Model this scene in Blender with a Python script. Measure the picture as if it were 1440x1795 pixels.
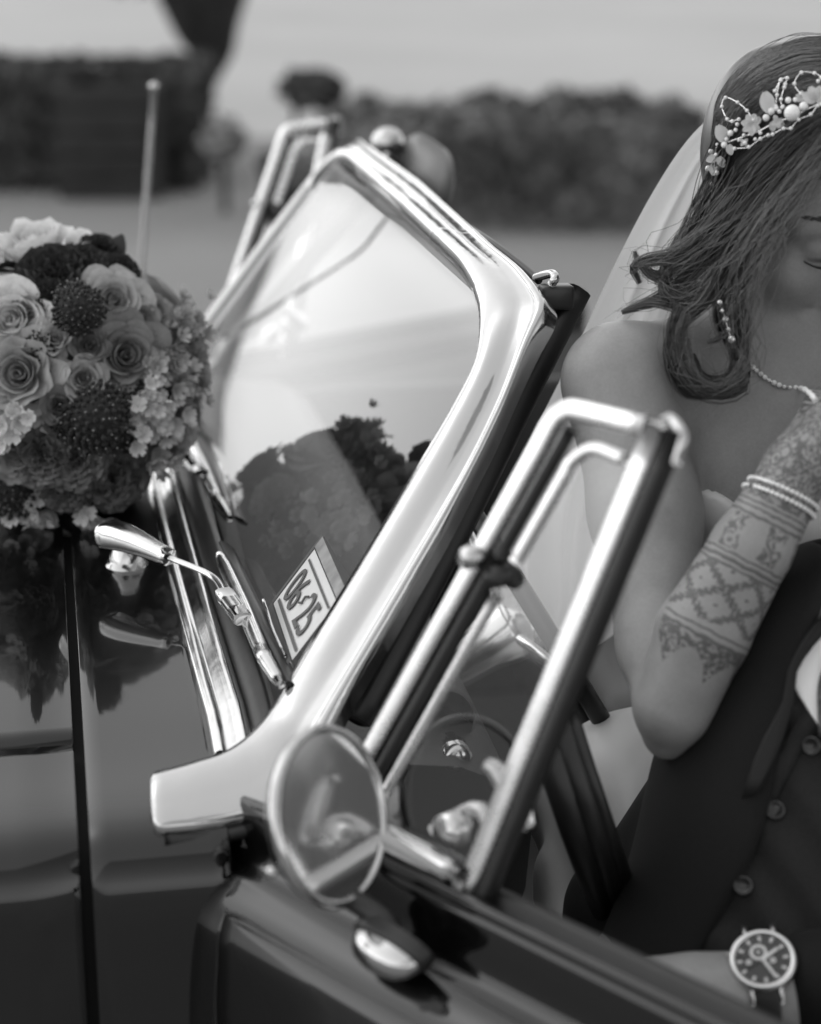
import bpy, math, random
import numpy as np
from mathutils import Vector, Matrix, noise as mnoise

random.seed(7); np.random.seed(7)
SC = bpy.context.scene
for o in list(bpy.data.objects): bpy.data.objects.remove(o)

# ---------------------------------------------------------------- camera
# world axes: X runs along the car towards its tail, Y across the car (away from the camera), Z up
FPX, CU, CV = 3500.0, 720.0, 897.5
PITCH = math.atan(1117.5 / FPX); CP, SP = math.cos(PITCH), math.sin(PITCH)
AZ = math.atan2(666, FPX * CP + 1117.5 * SP)
RV = np.array([math.cos(AZ), -math.sin(AZ), 0.]); FV = np.array([math.sin(AZ), math.cos(AZ), 0.]); UV = np.array([0, 0, 1.])
EYE = np.array([0, 0, 1.57])
cam = bpy.data.cameras.new('camera'); cam_o = bpy.data.objects.new('camera', cam); SC.collection.objects.link(cam_o)
cam.sensor_fit = 'VERTICAL'; cam.sensor_height = 36; cam.lens = FPX / 1795 * 36
cam.clip_start = 0.05; cam.clip_end = 2000
fwd = FV * CP - UV * SP; upv = FV * SP + UV * CP
cam_o.matrix_world = Matrix(((RV[0], upv[0], -fwd[0], EYE[0]), (RV[1], upv[1], -fwd[1], EYE[1]), (RV[2], upv[2], -fwd[2], EYE[2]), (0, 0, 0, 1)))
cam.dof.use_dof = True; cam.dof.focus_distance = 1.84; cam.dof.aperture_fstop = 3.0; cam.dof.aperture_blades = 0
SC.camera = cam_o

# ---------------------------------------------------------------- light: bright hazy sky, soft high sun
SUN_EL, SUN_AZ = math.radians(50), math.radians(146)     # azimuth of the sun measured from +X towards +Y
w = bpy.data.worlds.new('World'); SC.world = w; w.use_nodes = True
nt = w.node_tree; nt.nodes.clear()
sky = nt.nodes.new('ShaderNodeTexSky'); sky.sky_type = 'NISHITA'; sky.sun_disc = False
sky.sun_elevation = SUN_EL; sky.sun_rotation = math.radians(90) - SUN_AZ
sky.air_density = 1.3; sky.dust_density = 0.7; sky.ozone_density = 1.0
bw = nt.nodes.new('ShaderNodeRGBToBW'); bg = nt.nodes.new('ShaderNodeBackground'); wo = nt.nodes.new('ShaderNodeOutputWorld')
nt.links.new(sky.outputs[0], bw.inputs[0]); nt.links.new(bw.outputs[0], bg.inputs[0]); nt.links.new(bg.outputs[0], wo.inputs[0])
bg.inputs[1].default_value = 0.15
sun = bpy.data.lights.new('sun', 'SUN'); sun.energy = 1.0; sun.angle = math.radians(160); sun.color = (1, 1, 1)
sun_o = bpy.data.objects.new('sun', sun); SC.collection.objects.link(sun_o); sun_o.location = (0, 0, 8)
sd = Vector((math.cos(SUN_EL) * math.cos(SUN_AZ), math.cos(SUN_EL) * math.sin(SUN_AZ), math.sin(SUN_EL)))
sun_o.rotation_euler = sd.to_track_quat('Z', 'Y').to_euler()
SC.view_settings.view_transform = 'Standard'; SC.view_settings.look = 'None'
SC.view_settings.exposure = 0.7; SC.view_settings.gamma = 1.0; SC.view_settings.use_curve_mapping = False
SC.render.engine = 'CYCLES'
cy = SC.cycles; cy.use_denoising = True; cy.max_bounces = 10; cy.transparent_max_bounces = 24; cy.glossy_bounces = 6
cy.sample_clamp_indirect = 6; cy.caustics_reflective = False; cy.caustics_refractive = False

# ---------------------------------------------------------------- measuring helpers (photograph pixel -> point in the place)
def ray(u, v):
    a = (u - CU) / FPX; b = (CV - v) / FPX
    return a * RV + (CP + b * SP) * FV + (-SP + b * CP) * UV
def atd(u, v, d): return EYE + d * ray(u, v)
def atz(u, v, z): d = ray(u, v); return EYE + d * (z - EYE[2]) / d[2]
def aty(u, v, y): d = ray(u, v); return EYE + d * y / d[1]
def atx(u, v, x): d = ray(u, v); return EYE + d * x / d[0]
def atp(u, v, P, n):
    d = ray(u, v); P = np.asarray(P, float); n = np.asarray(n, float)
    return EYE + d * ((P - EYE) @ n) / (d @ n)
def nrm(a): a = np.asarray(a, float); return a / np.linalg.norm(a)

# ---------------------------------------------------------------- materials (black and white photograph: greys only)
class NT:
    def __init__(s, name):
        s.m = bpy.data.materials.new(name); s.m.use_nodes = True; s.t = s.m.node_tree; s.t.nodes.clear()
        s.out = s.t.nodes.new('ShaderNodeOutputMaterial'); s._co = None
    def n(s, typ, **kw):
        x = s.t.nodes.new(typ)
        for k, v in kw.items(): setattr(x, k, v)
        return x
    def l(s, a, b): s.t.links.new(a, b)
    def put(s, sock, v):
        if v is None: return
        if isinstance(v, bpy.types.NodeSocket): s.l(v, sock)
        elif sock.type == 'RGBA': sock.default_value = (v, v, v, 1) if not hasattr(v, '__len__') else v
        else: sock.default_value = v
    def math(s, op, a, b=None, c=None, clamp=False):
        x = s.n('ShaderNodeMath', operation=op, use_clamp=clamp)
        s.put(x.inputs[0], a); s.put(x.inputs[1], b); s.put(x.inputs[2], c)
        return x.outputs[0]
    def co(s):
        if s._co is None: s._co = s.n('ShaderNodeTexCoord').outputs['Object']
        return s._co
    def noise(s, scale, detail=3, rough=.5, vec=None, dist=0):
        x = s.n('ShaderNodeTexNoise'); s.l(vec if vec is not None else s.co(), x.inputs['Vector'])
        x.inputs['Scale'].default_value = scale; x.inputs['Detail'].default_value = detail; x.inputs['Roughness'].default_value = rough
        x.inputs['Distortion'].default_value = dist
        return x.outputs[0]
    def vor(s, scale, feature='F1', vec=None, out='Distance'):
        x = s.n('ShaderNodeTexVoronoi', feature=feature); s.l(vec if vec is not None else s.co(), x.inputs['Vector'])
        x.inputs['Scale'].default_value = scale
        return x.outputs[out]
    def ramp(s, fac, stops):
        x = s.n('ShaderNodeValToRGB'); s.put(x.inputs[0], fac); e = x.color_ramp.elements
        while len(e) < len(stops): e.new(.5)
        for k, (p, g) in enumerate(stops): e[k].position = p; e[k].color = (g, g, g, 1)
        return x.outputs[0]
    def mr(s, v, a, b, c, d):
        x = s.n('ShaderNodeMapRange'); s.put(x.inputs[0], v)
        for k, q in enumerate((a, b, c, d)): s.put(x.inputs[k + 1], q)
        return x.outputs[0]
    def bump(s, h, strength=.3, dist=.01):
        x = s.n('ShaderNodeBump'); s.put(x.inputs['Height'], h); x.inputs['Strength'].default_value = strength; x.inputs['Distance'].default_value = dist
        return x.outputs[0]
    def pbsdf(s, base, rough=.5, metal=0, normal=None, **kw):
        x = s.n('ShaderNodeBsdfPrincipled')
        s.put(x.inputs['Base Color'], base); s.put(x.inputs['Roughness'], rough); s.put(x.inputs['Metallic'], metal)
        if normal is not None: s.l(normal, x.inputs['Normal'])
        for k, v in kw.items(): s.put(x.inputs[k.replace('_', ' ')], v)
        return x
    def done(s, sh): s.l(sh.outputs[0] if hasattr(sh, 'outputs') else sh, s.out.inputs['Surface']); return s.m

def plain(name, g, rough=.5, metal=0, var=0.0, scale=20, bump=0, bscale=60, bdist=.002, **kw):
    t = NT(name); b = g
    if var: b = t.mr(t.noise(scale, 4), .3, .7, g * (1 - var), g * (1 + var))
    nr = t.bump(t.noise(bscale, 4), bump, bdist) if bump else None
    return t.done(t.pbsdf(b, rough, metal, nr, **kw))

M = {}
def _paint():
    t = NT('dark_car_paint')
    r = t.mr(t.noise(35, 5, .6), .35, .75, .02, .06)
    nr = t.bump(t.noise(9, 2), .02, .01)
    return t.done(t.pbsdf(.0025, .3, 0, nr, Coat_Weight=1.0, Coat_Roughness=r, Coat_IOR=1.52, Specular_IOR_Level=.1))
M['paint'] = _paint()
def _chrome(name, g, r0, r1, wav):
    t = NT(name); rr = t.mr(t.noise(40, 5, .65), .3, .75, r0, r1)
    nr = t.bump(t.noise(22, 3), wav, .01)
    return t.done(t.pbsdf(g, rr, 1.0, nr))
M['chrome'] = _chrome('polished_chrome', .52, .07, .20, .08)
M['chrome_soft'] = _chrome('worn_chrome', .78, .12, .28, .05)
M['satin_chrome'] = _chrome('satin_chrome', .84, .22, .34, .03)
M['mirror'] = plain('mirror_glass', .62, .10, 1.0)
M['rubber'] = plain('black_rubber', .012, .42, var=.3, bump=.1)
M['gap'] = plain('dark_gap', .004, .9)
M['dash'] = plain('dark_dash_vinyl', .02, .5, bump=.25, bscale=300, bdist=.001)
M['leather'] = plain('worn_leather', .06, .42, var=.12, scale=9, bump=.3, bscale=140, bdist=.002)
M['dark_trim'] = plain('dark_trim', .02, .35, var=.3)
M['metal_dark'] = plain('dark_metal', .05, .3, 1.0)
def glass_mat(name, boost=1.0, tint=.97, rough=0.0):
    t = NT(name); f = t.n('ShaderNodeFresnel'); ge = t.n('ShaderNodeNewGeometry'); t.l(t.mr(ge.outputs['Backfacing'], 0, 1, 1.55, 1 / 1.55), f.inputs[0])
    fac = t.math('MULTIPLY', t.math('DIVIDE', t.math('MULTIPLY', f.outputs[0], 2.0), t.math('ADD', f.outputs[0], 1.0)), boost, clamp=True)
    tr = t.n('ShaderNodeBsdfTransparent'); tr.inputs[0].default_value = (tint,) * 3 + (1,)
    gl = t.n('ShaderNodeBsdfGlossy'); gl.inputs['Roughness'].default_value = rough; gl.inputs['Color'].default_value = (1, 1, 1, 1)
    mx = t.n('ShaderNodeMixShader'); t.l(fac, mx.inputs[0]); t.l(tr.outputs[0], mx.inputs[1]); t.l(gl.outputs[0], mx.inputs[2])
    return t.done(mx)
M['glass'] = glass_mat('windshield_glass', .68, .93)
M['vent_glass'] = glass_mat('vent_glass', 1.0, .9)

# ---------------------------------------------------------------- object helpers
COL = SC.collection
def wloc(o):
    p = Vector((0, 0, 0))
    while o is not None: p += o.location; o = o.parent
    return p
def tag(o, label=None, cat=None, group=None, kind=None):
    if label: o['label'] = label
    if cat: o['category'] = cat
    if group: o['group'] = group
    if kind: o['kind'] = kind
    return o
def empty(name, loc, label, cat, group=None):
    o = bpy.data.objects.new(name, None); COL.objects.link(o); o.location = Vector(loc); o.empty_display_size = .05
    return tag(o, label, cat, group)
class MB:
    """collects vertices and faces in world coordinates"""
    def __init__(s): s.v = []; s.f = []; s.nv = 0
    def add(s, V, F):
        V = np.asarray(V, float).reshape(-1, 3); b = s.nv
        s.v.append(V); s.nv += len(V); s.f.extend([[i + b for i in q] for q in F]); return s
    def grid(s, G, cu=False, cv=False):
        G = np.asarray(G, float); n, m = G.shape[:2]; F = []
        for i in range(n if cu else n - 1):
            for j in range(m if cv else m - 1):
                i2, j2 = (i + 1) % n, (j + 1) % m
                F.append((i * m + j, i2 * m + j, i2 * m + j2, i * m + j2))
        return s.add(G.reshape(-1, 3), F)
    def tube(s, P, r, k=10, cap=True, up=None, sq=None):
        P = np.asarray(P, float); n = len(P); r = np.broadcast_to(np.asarray(r, float), (n,)) if np.ndim(r) < 2 else np.asarray(r, float)
        T = np.gradient(P, axis=0); T /= np.linalg.norm(T, axis=1)[:, None] + 1e-12
        a = np.array(up if up is not None else ([0, 0, 1.] if abs(T[0][2]) < .9 else [1., 0, 0]), float); G = np.zeros((n, k, 3))
        for i in range(n):
            a = a - T[i] * (a @ T[i]); a = a / (np.linalg.norm(a) + 1e-12); b = np.cross(T[i], a)
            ra, rb = (r[i], r[i]) if r.ndim == 1 else r[i]
            for j in range(k):
                th = 2 * math.pi * (j + .5) / k; c, d = math.cos(th), math.sin(th)
                if sq: c = math.copysign(abs(c) ** sq, c); d = math.copysign(abs(d) ** sq, d)
                G[i, j] = P[i] + a * (ra * c) + b * (rb * d)
        b0 = s.nv; s.grid(G, cv=True)
        if cap: s.f.append(list(range(b0 + k - 1, b0 - 1, -1))); s.f.append([b0 + (n - 1) * k + j for j in range(k)])
        return s
    def box(s, c, sx, sy, sz, A=None):
        c = np.asarray(c, float); A = np.eye(3) if A is None else np.asarray(A, float)
        V = [c + A.T @ (np.array([x * sx, y * sy, z * sz]) / 2) for x in (-1, 1) for y in (-1, 1) for z in (-1, 1)]
        return s.add(V, [(0, 1, 3, 2), (4, 6, 7, 5), (0, 4, 5, 1), (2, 3, 7, 6), (0, 2, 6, 4), (1, 5, 7, 3)])
    def lathe(s, prof, O, ax, k=24, ex=None):
        ax = nrm(ax); e = nrm(np.cross(ax, [0, 0, 1.] if abs(ax[2]) < .9 else [1., 0, 0])) if ex is None else nrm(np.asarray(ex, float) - ax * (np.asarray(ex) @ ax)); g = np.cross(ax, e)
        G = [[np.asarray(O) + ax * h + (e * math.cos(2 * math.pi * j / k) + g * math.sin(2 * math.pi * j / k)) * r for j in range(k)] for (r, h) in prof]
        return s.grid(G, cv=True)
    def sphere(s, c, r, k=10, rz=None):
        rz = r if rz is None else rz
        prof = [(max(r * math.sin(math.pi * i / k), 1e-5), -rz * math.cos(math.pi * i / k)) for i in range(k + 1)]
        return s.lathe(prof, c, (0, 0, 1), k + 4)
    def build(s, name, mat, parent=None, smooth=True, label=None, mods=(), angle=None):
        V = np.concatenate(s.v); off = wloc(parent) if parent is not None else Vector((0, 0, 0))
        if parent is None:
            lo, hi = V.min(0), V.max(0); off = Vector(((lo[0] + hi[0]) / 2, (lo[1] + hi[1]) / 2, lo[2]))
        me = bpy.data.meshes.new(name); me.from_pydata((V - np.array(off)).tolist(), [], s.f); me.validate(); me.update()
        o = bpy.data.objects.new(name, me); COL.objects.link(o)
        if parent is not None: o.parent = parent
        else: o.location = off
        if mat is not None: me.materials.append(mat)
        if smooth: me.shade_smooth()
        if angle: me.set_sharp_from_angle(angle=math.radians(angle))
        for kind, kw in mods:
            md = o.modifiers.new(kind.lower(), kind)
            for a, b in kw.items(): setattr(md, a, b)
        if label: o['label'] = label
        return o
BEV = lambda wd, sg=2: ('BEVEL', dict(width=wd, segments=sg, limit_method='ANGLE'))
def cr(P, n):
    """Catmull-Rom through P, n samples"""
    P = np.asarray(P, float); Q = np.vstack([2 * P[0] - P[1], P, 2 * P[-1] - P[-2]])
    d = np.concatenate([[0], np.cumsum(np.linalg.norm(np.diff(P, axis=0), axis=1) ** .5)]); out = []
    for t in np.linspace(0, d[-1], n):
        i = min(max(np.searchsorted(d, t, 'right') - 1, 0), len(P) - 2); u = (t - d[i]) / (d[i + 1] - d[i] + 1e-12)
        a, b, c, e = Q[i:i + 4]
        out.append(.5 * (2 * b + (c - a) * u + (2 * a - 5 * b + 4 * c - e) * u * u + (3 * b - a - 3 * c + e) * u ** 3))
    return np.array(out)
def lin(P, n):
    P = np.asarray(P, float); d = np.concatenate([[0], np.cumsum(np.linalg.norm(np.diff(P, axis=0), axis=1))])
    t = np.linspace(0, d[-1], n); return np.stack([np.interp(t, d, P[:, k]) for k in range(P.shape[1])], 1)
# ================================================================ SETTING
def _asphalt():
    t = NT('grey_asphalt'); n1 = t.noise(.6, 5); n2 = t.noise(160, 3)
    b = t.math('ADD', t.mr(n1, .3, .7, .20, .27), t.mr(n2, .3, .7, -.025, .025))
    return t.done(t.pbsdf(b, .85, 0, t.bump(n2, .4, .01)))
def _pale(name, g):
    t = NT(name); n1 = t.noise(.35, 5); n2 = t.noise(90, 3)
    b = t.math('ADD', t.mr(n1, .3, .7, g * .9, g * 1.08), t.mr(n2, .3, .7, -.02, .02))
    return t.done(t.pbsdf(b, .9, 0, t.bump(n2, .3, .01)))
GY = 1.0
mb = MB(); mb.grid([[(x, y, 0) for y in np.linspace(-300, 600, 10)] for x in np.linspace(-450, 450, 10)]); tag(mb.build('ground', _asphalt(), None, False), kind='structure')
# pale forecourt beyond the hedges, raised on a kerb
def fplane(x, y, z): return FV * y + RV * x + np.array([0, 0, z])
mb = MB(); mb.grid([[fplane(x, y, .004 if y < 14 else .004) for y in np.linspace(12.6, 60, 8)] for x in np.linspace(-60, 60, 8)]); tag(mb.build('forecourt', _pale('pale_concrete', .40), None, False), kind='structure')

def leaf_mat(name, g):
    t = NT(name); oi = t.n('ShaderNodeNewGeometry'); r = t.n('ShaderNodeAttribute', attribute_name='tone')
    return t.done(t.pbsdf(t.mr(r.outputs['Fac'], 0, 1, g * .45, g * 1.7), .55, 0, None, Specular_IOR_Level=.3))
M['hedge'] = leaf_mat('hedge_leaf', .06); M['hedge2'] = leaf_mat('planter_leaf', .21)
M['twig'] = plain('twig_bark', .03, .9, var=.3)
def leaves(name, pts, nrms, size, mat, parent, tone=None, core=None):
    n = len(pts); pts = np.asarray(pts); s = size * np.random.uniform(.6, 1.3, (n, 1))
    nn = np.asarray(nrms) + np.random.normal(0, .55, (n, 3)); nn /= np.linalg.norm(nn, axis=1)[:, None]
    a = np.cross(nn, np.random.normal(0, 1, (n, 3))); a /= np.linalg.norm(a, axis=1)[:, None]; b = np.cross(nn, a)
    V = np.stack([pts - a * s, pts + b * s * .5 + nn * s * .15, pts + a * s, pts - b * s * .5 + nn * s * .15], 1).reshape(-1, 3)
    F = [(4 * i, 4 * i + 1, 4 * i + 2, 4 * i + 3) for i in range(n)]
    mb = MB(); mb.add(V, F); o = mb.build(name, mat, parent, False)
    t = np.random.uniform(0, 1, n) if tone is None else tone
    o['kind'] = 'stuff'
    at = o.data.attributes.new('tone', 'FLOAT', 'POINT'); at.data.foreach_set('value', np.repeat(np.clip(t, 0, 1), 4).astype(np.float32))
    return o
def hedge(name, x0, x1, y0, y1, h, label, cat, mat, n, size, lump=.12, group=None):
    o = empty(name, fplane((x0 + x1) / 2, (y0 + y1) / 2, 0), label, cat, group)
    A = np.array([RV, FV, UV])
    mb = MB(); mb.box(fplane((x0 + x1) / 2, (y0 + y1) / 2, h * .5 - .03), x1 - x0 - .2, y1 - y0 - .2, h - .12, A); mb.build('branches', M['twig'], o, False)
    pts, ns = [], []
    for k in range(n):
        f = random.random()
        u, v, z = random.random(), random.random(), random.random()
        if f < .38: p = (x0 + u * (x1 - x0), y0, z * h); nv = -FV
        elif f < .8: p = (x0 + u * (x1 - x0), y0 + v * (y1 - y0), h); nv = UV
        elif f < .9: p = (x0, y0 + v * (y1 - y0), z * h); nv = -RV
        else: p = (x1, y0 + v * (y1 - y0), z * h); nv = RV
        q = fplane(*p); d = mnoise.noise(Vector(q * 2.2)) * lump + mnoise.noise(Vector(q * 7)) * lump * .5
        pts.append(q + nv * d); ns.append(nv)
    pts = np.array(pts); tone = np.array([.5 + .9 * mnoise.noise(Vector(p * 1.9 + 5)) + .25 * random.uniform(-1, 1) for p in pts])
    leaves('foliage', pts, ns, size, mat, o, tone)
    return o
# ================================================================ CAR
YC = 2.225
car = empty('convertible_car', (0.5, YC, 0), 'dark vintage convertible with chrome windshield frame, its near door swung open', 'car')
def mir(P): P = np.array(P, float); P[..., 1] = 2 * YC - P[..., 1]; return P
SECT = cr([(YC, .905), (2.0, .899), (1.8, .887), (1.66, .872), (1.56, .860), (1.49, .853), (1.455, .847), (1.437, .836), (1.427, .815), (1.418, .77), (1.405, .66), (1.40, .52), (1.425, .36), (1.47, .27)], 90)
SECD = np.concatenate([[0], np.cumsum(np.linalg.norm(np.diff(SECT, axis=0), axis=1))])
def sec(tau):  # tau 0..1 along the near half section
    d = tau * SECD[-1]; return np.array([np.interp(d, SECD, SECT[:, 0]), np.interp(d, SECD, SECT[:, 1])])
def tau_y(y):
    i = int(np.argmax(SECT[:, 0] <= y)); a = (SECT[i - 1, 0] - y) / (SECT[i - 1, 0] - SECT[i, 0] + 1e-9)
    return (SECD[i - 1] + a * (SECD[i] - SECD[i - 1])) / SECD[-1]
def bodyp(x, tau, side=1, inset=0.0):
    y, z = sec(tau); y1, z1 = sec(min(tau + .004, 1)); y0, z0 = sec(max(tau - .004, 0))
    t = nrm([y1 - y0, z1 - z0]); n = np.array([t[1], -t[0]])         # outward
    if n[1] < 0 and tau < .3: n = -n
    hw = 1.0 if x > -.3 else 1 - .16 * ((-x - .3) / 1.2) ** 2
    if x > 1.2: hw = 1 - .12 * ((x - 1.2) / 1.1) ** 2
    y = YC + (y - YC) * hw
    zf = 1 - (.075 * (max(-x, 0) / 1.4) ** 1.7 + .06 * (max(x - 1.2, 0) / 1.1) ** 2)
    z = z * zf
    P = np.array([x, y - n[0] * inset, z - n[1] * inset])
    if side < 0: P[1] = 2 * YC - P[1]
    return P
def panel(name, x0, x1, t0, t1, both=False, side=1, nx=14, nt=40, parent=None, mat=None, fl=.014):
    xs = np.linspace(x0, x1, nx); ts = np.linspace(t0, t1, nt); mb = MB()
    if both:
        cols = [(t, 1) for t in ts[::-1]] + [(t, -1) for t in ts[1:]]
    else: cols = [(t, side) for t in ts]
    G = [[bodyp(x, t, s) for (t, s) in cols] for x in xs]
    i0 = [bodyp(x0 + .0015, t, s, fl) for (t, s) in cols]; i1 = [bodyp(x1 - .0015, t, s, fl) for (t, s) in cols]
    e0 = [bodyp(x0 + .0006, t, s, .0012) for (t, s) in cols]; e1 = [bodyp(x1 - .0006, t, s, .0012) for (t, s) in cols]
    G[0] = [bodyp(x0 + .0018, t, s) for (t, s) in cols]; G[-1] = [bodyp(x1 - .0018, t, s) for (t, s) in cols]
    G = [i0, e0] + G + [e1, i1]
    G = np.array(G)
    # flanges on the long edges
    def edge(row_t, s):
        return [bodyp(min(max(g, x0 + .0015), x1 - .0015), row_t, s, fl) for g in [x0, x0] + list(xs) + [x1, x1]]
    a = np.array(edge(cols[0][0], cols[0][1]))[:, None]; b = np.array(edge(cols[-1][0], cols[-1][1]))[:, None]
    G = np.concatenate([a, G, b], 1)
    mb.grid(G); return mb.build(name, mat or M['paint'], parent or car)
TE = tau_y(1.592); EPS = .0035
panel('hood', -1.45, -.0035, 0, TE - EPS * .9, both=True, nx=30, nt=30)
fenders = []
for s in (1, -1):
    f = panel('front_fender', -1.45, -.0035, TE + EPS * .9, 1, side=s, nx=30, nt=60); fenders.append(f)
    panel('rear_fender', 1.06, 2.3, TE + EPS, 1, side=s, nx=24, nt=50)
panel('cowl', .0035, .115, 0, 1, both=True, nx=8, nt=90)
panel('scuttle', .1155, .16, 0, TE, both=True, nx=4, nt=30)
panel('rear_deck', 1.30, 2.3, 0, TE - EPS, both=True, nx=20, nt=20)
# dark structure below the shut lines
mb = MB()
mb.grid([[bodyp(x, t, s, .016) for (t, s) in [(t, 1) for t in np.linspace(1, 0, 40)] + [(t, -1) for t in np.linspace(.02, 1, 40)]] for x in np.linspace(-1.44, .112, 20)])
mb.build('inner_structure', M['gap'], car)
# nose and tail closing panels
for nm, x, sgn in (('front_panel', -1.45, -1), ('tail_panel', 2.3, 1)):
    ring = [bodyp(x, t, 1) for t in np.linspace(1, 0, 30)] + [bodyp(x, t, -1) for t in np.linspace(.03, 1, 30)]
    ring = np.array(ring); c = ring.mean(0)
    G = [c + (ring - c) * k + np.array([sgn * .10 * (1 - k * k), 0, 0]) for k in (1, .9, .7, .45, .2, .01)]
    MB().grid(G).build(nm, M['paint'], car)
for s in (1, -1):
    for x in (-.95, 1.75):
        c = bodyp(x, .99, s); c[1] += s * .10; c[2] = .31
        wl = MB(); wl.lathe([(.19, -.09), (.27, -.09), (.305, -.06), (.31, 0), (.305, .06), (.27, .09), (.19, .09)], c, (0, -s, 0), 36); wo_ = wl.build('wheel', M['rubber'], car)
        rm = MB(); rm.lathe([(.001, .07), (.05, .085), (.06, .06), (.16, .05), (.185, .085), (.20, .09), (.20, -.05)], c, (0, -s, 0), 36); rm.build('rim', M['chrome_soft'], wo_)
    sl = MB(); sl.box((.6, YC - s * .77, .30), 1.0, .12, .12); sl.build('door_sill', M['paint'], car, mods=[BEV(.02)])
fl = MB(); fl.box((.6, YC, .28), 1.6, 1.5, .04); fl.build('floor_pan', M['dash'], car, False)

# ---- windshield
N0 = np.array([-.793, 0, .609]); W0 = np.array([.15, YC, .875])
def onW(u, v, off=0.0): return atp(u, v, W0 + N0 * off, N0)
def bulge(P):
    P = np.array(P, float); k = 1 - np.clip(np.abs((P[..., 1] - YC) / .62), 0, 1) ** 2
    return P + N0 * (.022 * k)[..., None] if P.ndim > 1 else P + N0 * .022 * k
inner = [aty(282, 1356, 1.500), aty(340, 1340, 1.505), aty(400, 1318, 1.515), aty(452, 1276, 1.535), onW(500, 1213), onW(560, 1115), onW(630, 1001), onW(690, 905), onW(745, 815), onW(800, 724), onW(838, 655), onW(853, 605), onW(856, 565), onW(849, 527), onW(830, 492), onW(800, 460)]
outer = [aty(290, 1466, 1.444), aty(345, 1461, 1.446), aty(410, 1450, 1.450), aty(485, 1425, 1.458), onW(552, 1330, -.03), onW(618, 1215, -.03), onW(680, 1110, -.03), onW(735, 1015, -.03), onW(785, 928, -.03), onW(838, 828, -.03), onW(890, 725, -.028), onW(938, 622, -.026), onW(972, 552, -.024), onW(962, 520, -.02), onW(938, 490, -.016), onW(895, 455, -.013)]
# header runs across to the mirrored far corner
zi, xi = inner[-1][2], inner[-1][0]; zo, xo = outer[-1][2], outer[-1][0]
inner = np.array(inner); outer = np.array(outer)
inner[4:, 2] += 0; 
hy = np.linspace(inner[-1][1], YC, 9)[1:]
hi = np.array([[inner[-1][0] + .004 * k, y, inner[-1][2] + .004 * k] for k, y in zip(np.linspace(0, .35, 9)[1:], hy)])
ho = np.array([[outer[-1][0] + .004 * k, y, outer[-1][2] + .005 * k] for k, y in zip(np.linspace(0, 1, 9)[1:], np.linspace(outer[-1][1], YC, 9)[1:])])
inA = np.vstack([inner, hi]); ouA = np.vstack([outer, ho])
nn = 110
both6 = np.hstack([inA, ouA]); both6 = np.vstack([cr(both6[:14], 60), cr(both6[13:], 30)[1:]]); inS, ouS = both6[:, :3], both6[:, 3:]
def farside(P):
    Q = mir(P[::-1][1:]); Q[:, 1] -= .34 * np.clip(1.19 - Q[:, 2], 0, .30); return Q      # the far pillar leans in a little less
inS = np.vstack([inS, farside(inS)]); ouS = np.vstack([ouS, farside(ouS)])
inS = bulge(inS); ouS = bulge(ouS)
PROF = [(0, -.010), (0, .002), (.03, .008), (.10, .0125), (.22, .0155), (.36, .016), (.48, .0135), (.57, .0105), (.62, .0085), (.68, .0075), (.78, .007), (.83, .0065), (.855, .0085), (.89, .010), (.93, .0095), (.965, .006), (.98, -.002), (1.0, -.012)]
FOOTP = [(0, -.012), (0, .001), (.03, .007), (.10, .011), (.22, .0135), (.36, .0145), (.48, .0145), (.57, .014), (.62, .0135), (.68, .013), (.78, .012), (.83, .011), (.855, .0105), (.89, .0095), (.93, .008), (.965, .005), (.98, 0), (1.0, -.012)]
mid = (inS + ouS) / 2; T = np.gradient(mid, axis=0)
G = []
nS = len(inS)
for i in range(nS):
    e = ouS[i] - inS[i]; L = np.linalg.norm(e); N = nrm(np.cross(T[i], e))
    if N @ N0 < 0: N = -N
    j = min(i, nS - 1 - i); k = np.clip((j - 12) / 10, 0, 1)
    row = []
    for (a, b), (c, d) in zip(PROF, FOOTP):
        sc = min(1.0, L / .05) * 1.0
        row.append(inS[i] + e * a + N * (b * k + d * (1 - k)) * sc)
    G.append(row)
G = np.array(G)
# rounded closed front end of the two feet
def endcap(row, out):
    c = row.mean(0); return [c + (row - c) * .35 + out * .010, c + (row - c) * .8 + out * .0085, c + (row - c) * .96 + out * .005]
outv = np.array([-1., 0, 0])
G = np.concatenate([endcap(G[0], outv), G, endcap(G[-1], outv)[::-1]])
mb = MB(); mb.grid(G); b0 = 0; m_ = G.shape[1]
mb.f.append(list(range(m_))); mb.f.append([(G.shape[0] - 1) * m_ + k for k in range(m_)])
wframe = mb.build('windshield_frame', M['chrome'], car)
# foot gasket
mb = MB(); q = [aty(288, 1474, 1.444), aty(345, 1471, 1.446), aty(410, 1461, 1.450), aty(487, 1437, 1.457), aty(520, 1405, 1.46)]
mb.tube(cr(q, 20), .006, 8); mb.build('foot_gasket', M['rubber'], wframe); mb = MB(); mb.tube(mir(cr(q, 20)), .006, 8); mb.build('foot_gasket', M['rubber'], wframe)
# glass
ring_n = inS[12:60]; 
gl_in = [p for p in inS if p[2] > .90]
gi = [i for i in range(nS) if inS[i][2] > .885 and min(i, nS - 1 - i) > 11]
loop = np.array([inS[i] - N0 * .004 + nrm(ouS[i] - inS[i]) * .006 for i in gi])
# rows from the bottom edge to the header: sheet spanned between near and far edge
half = len(gi) // 2
nearE, farE = loop[:half], loop[::-1][:half]
rows = []
ts = np.linspace(0, 1, 41)
for a, b in zip(nearE, farE):
    rows.append([bulge(np.array([a[0] * (1 - t) + b[0] * t, a[1] * (1 - t) + b[1] * t, a[2] * (1 - t) + b[2] * t])) - (0 if t in (0, 1) else 0) for t in ts])
rows = np.array(rows)
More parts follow.
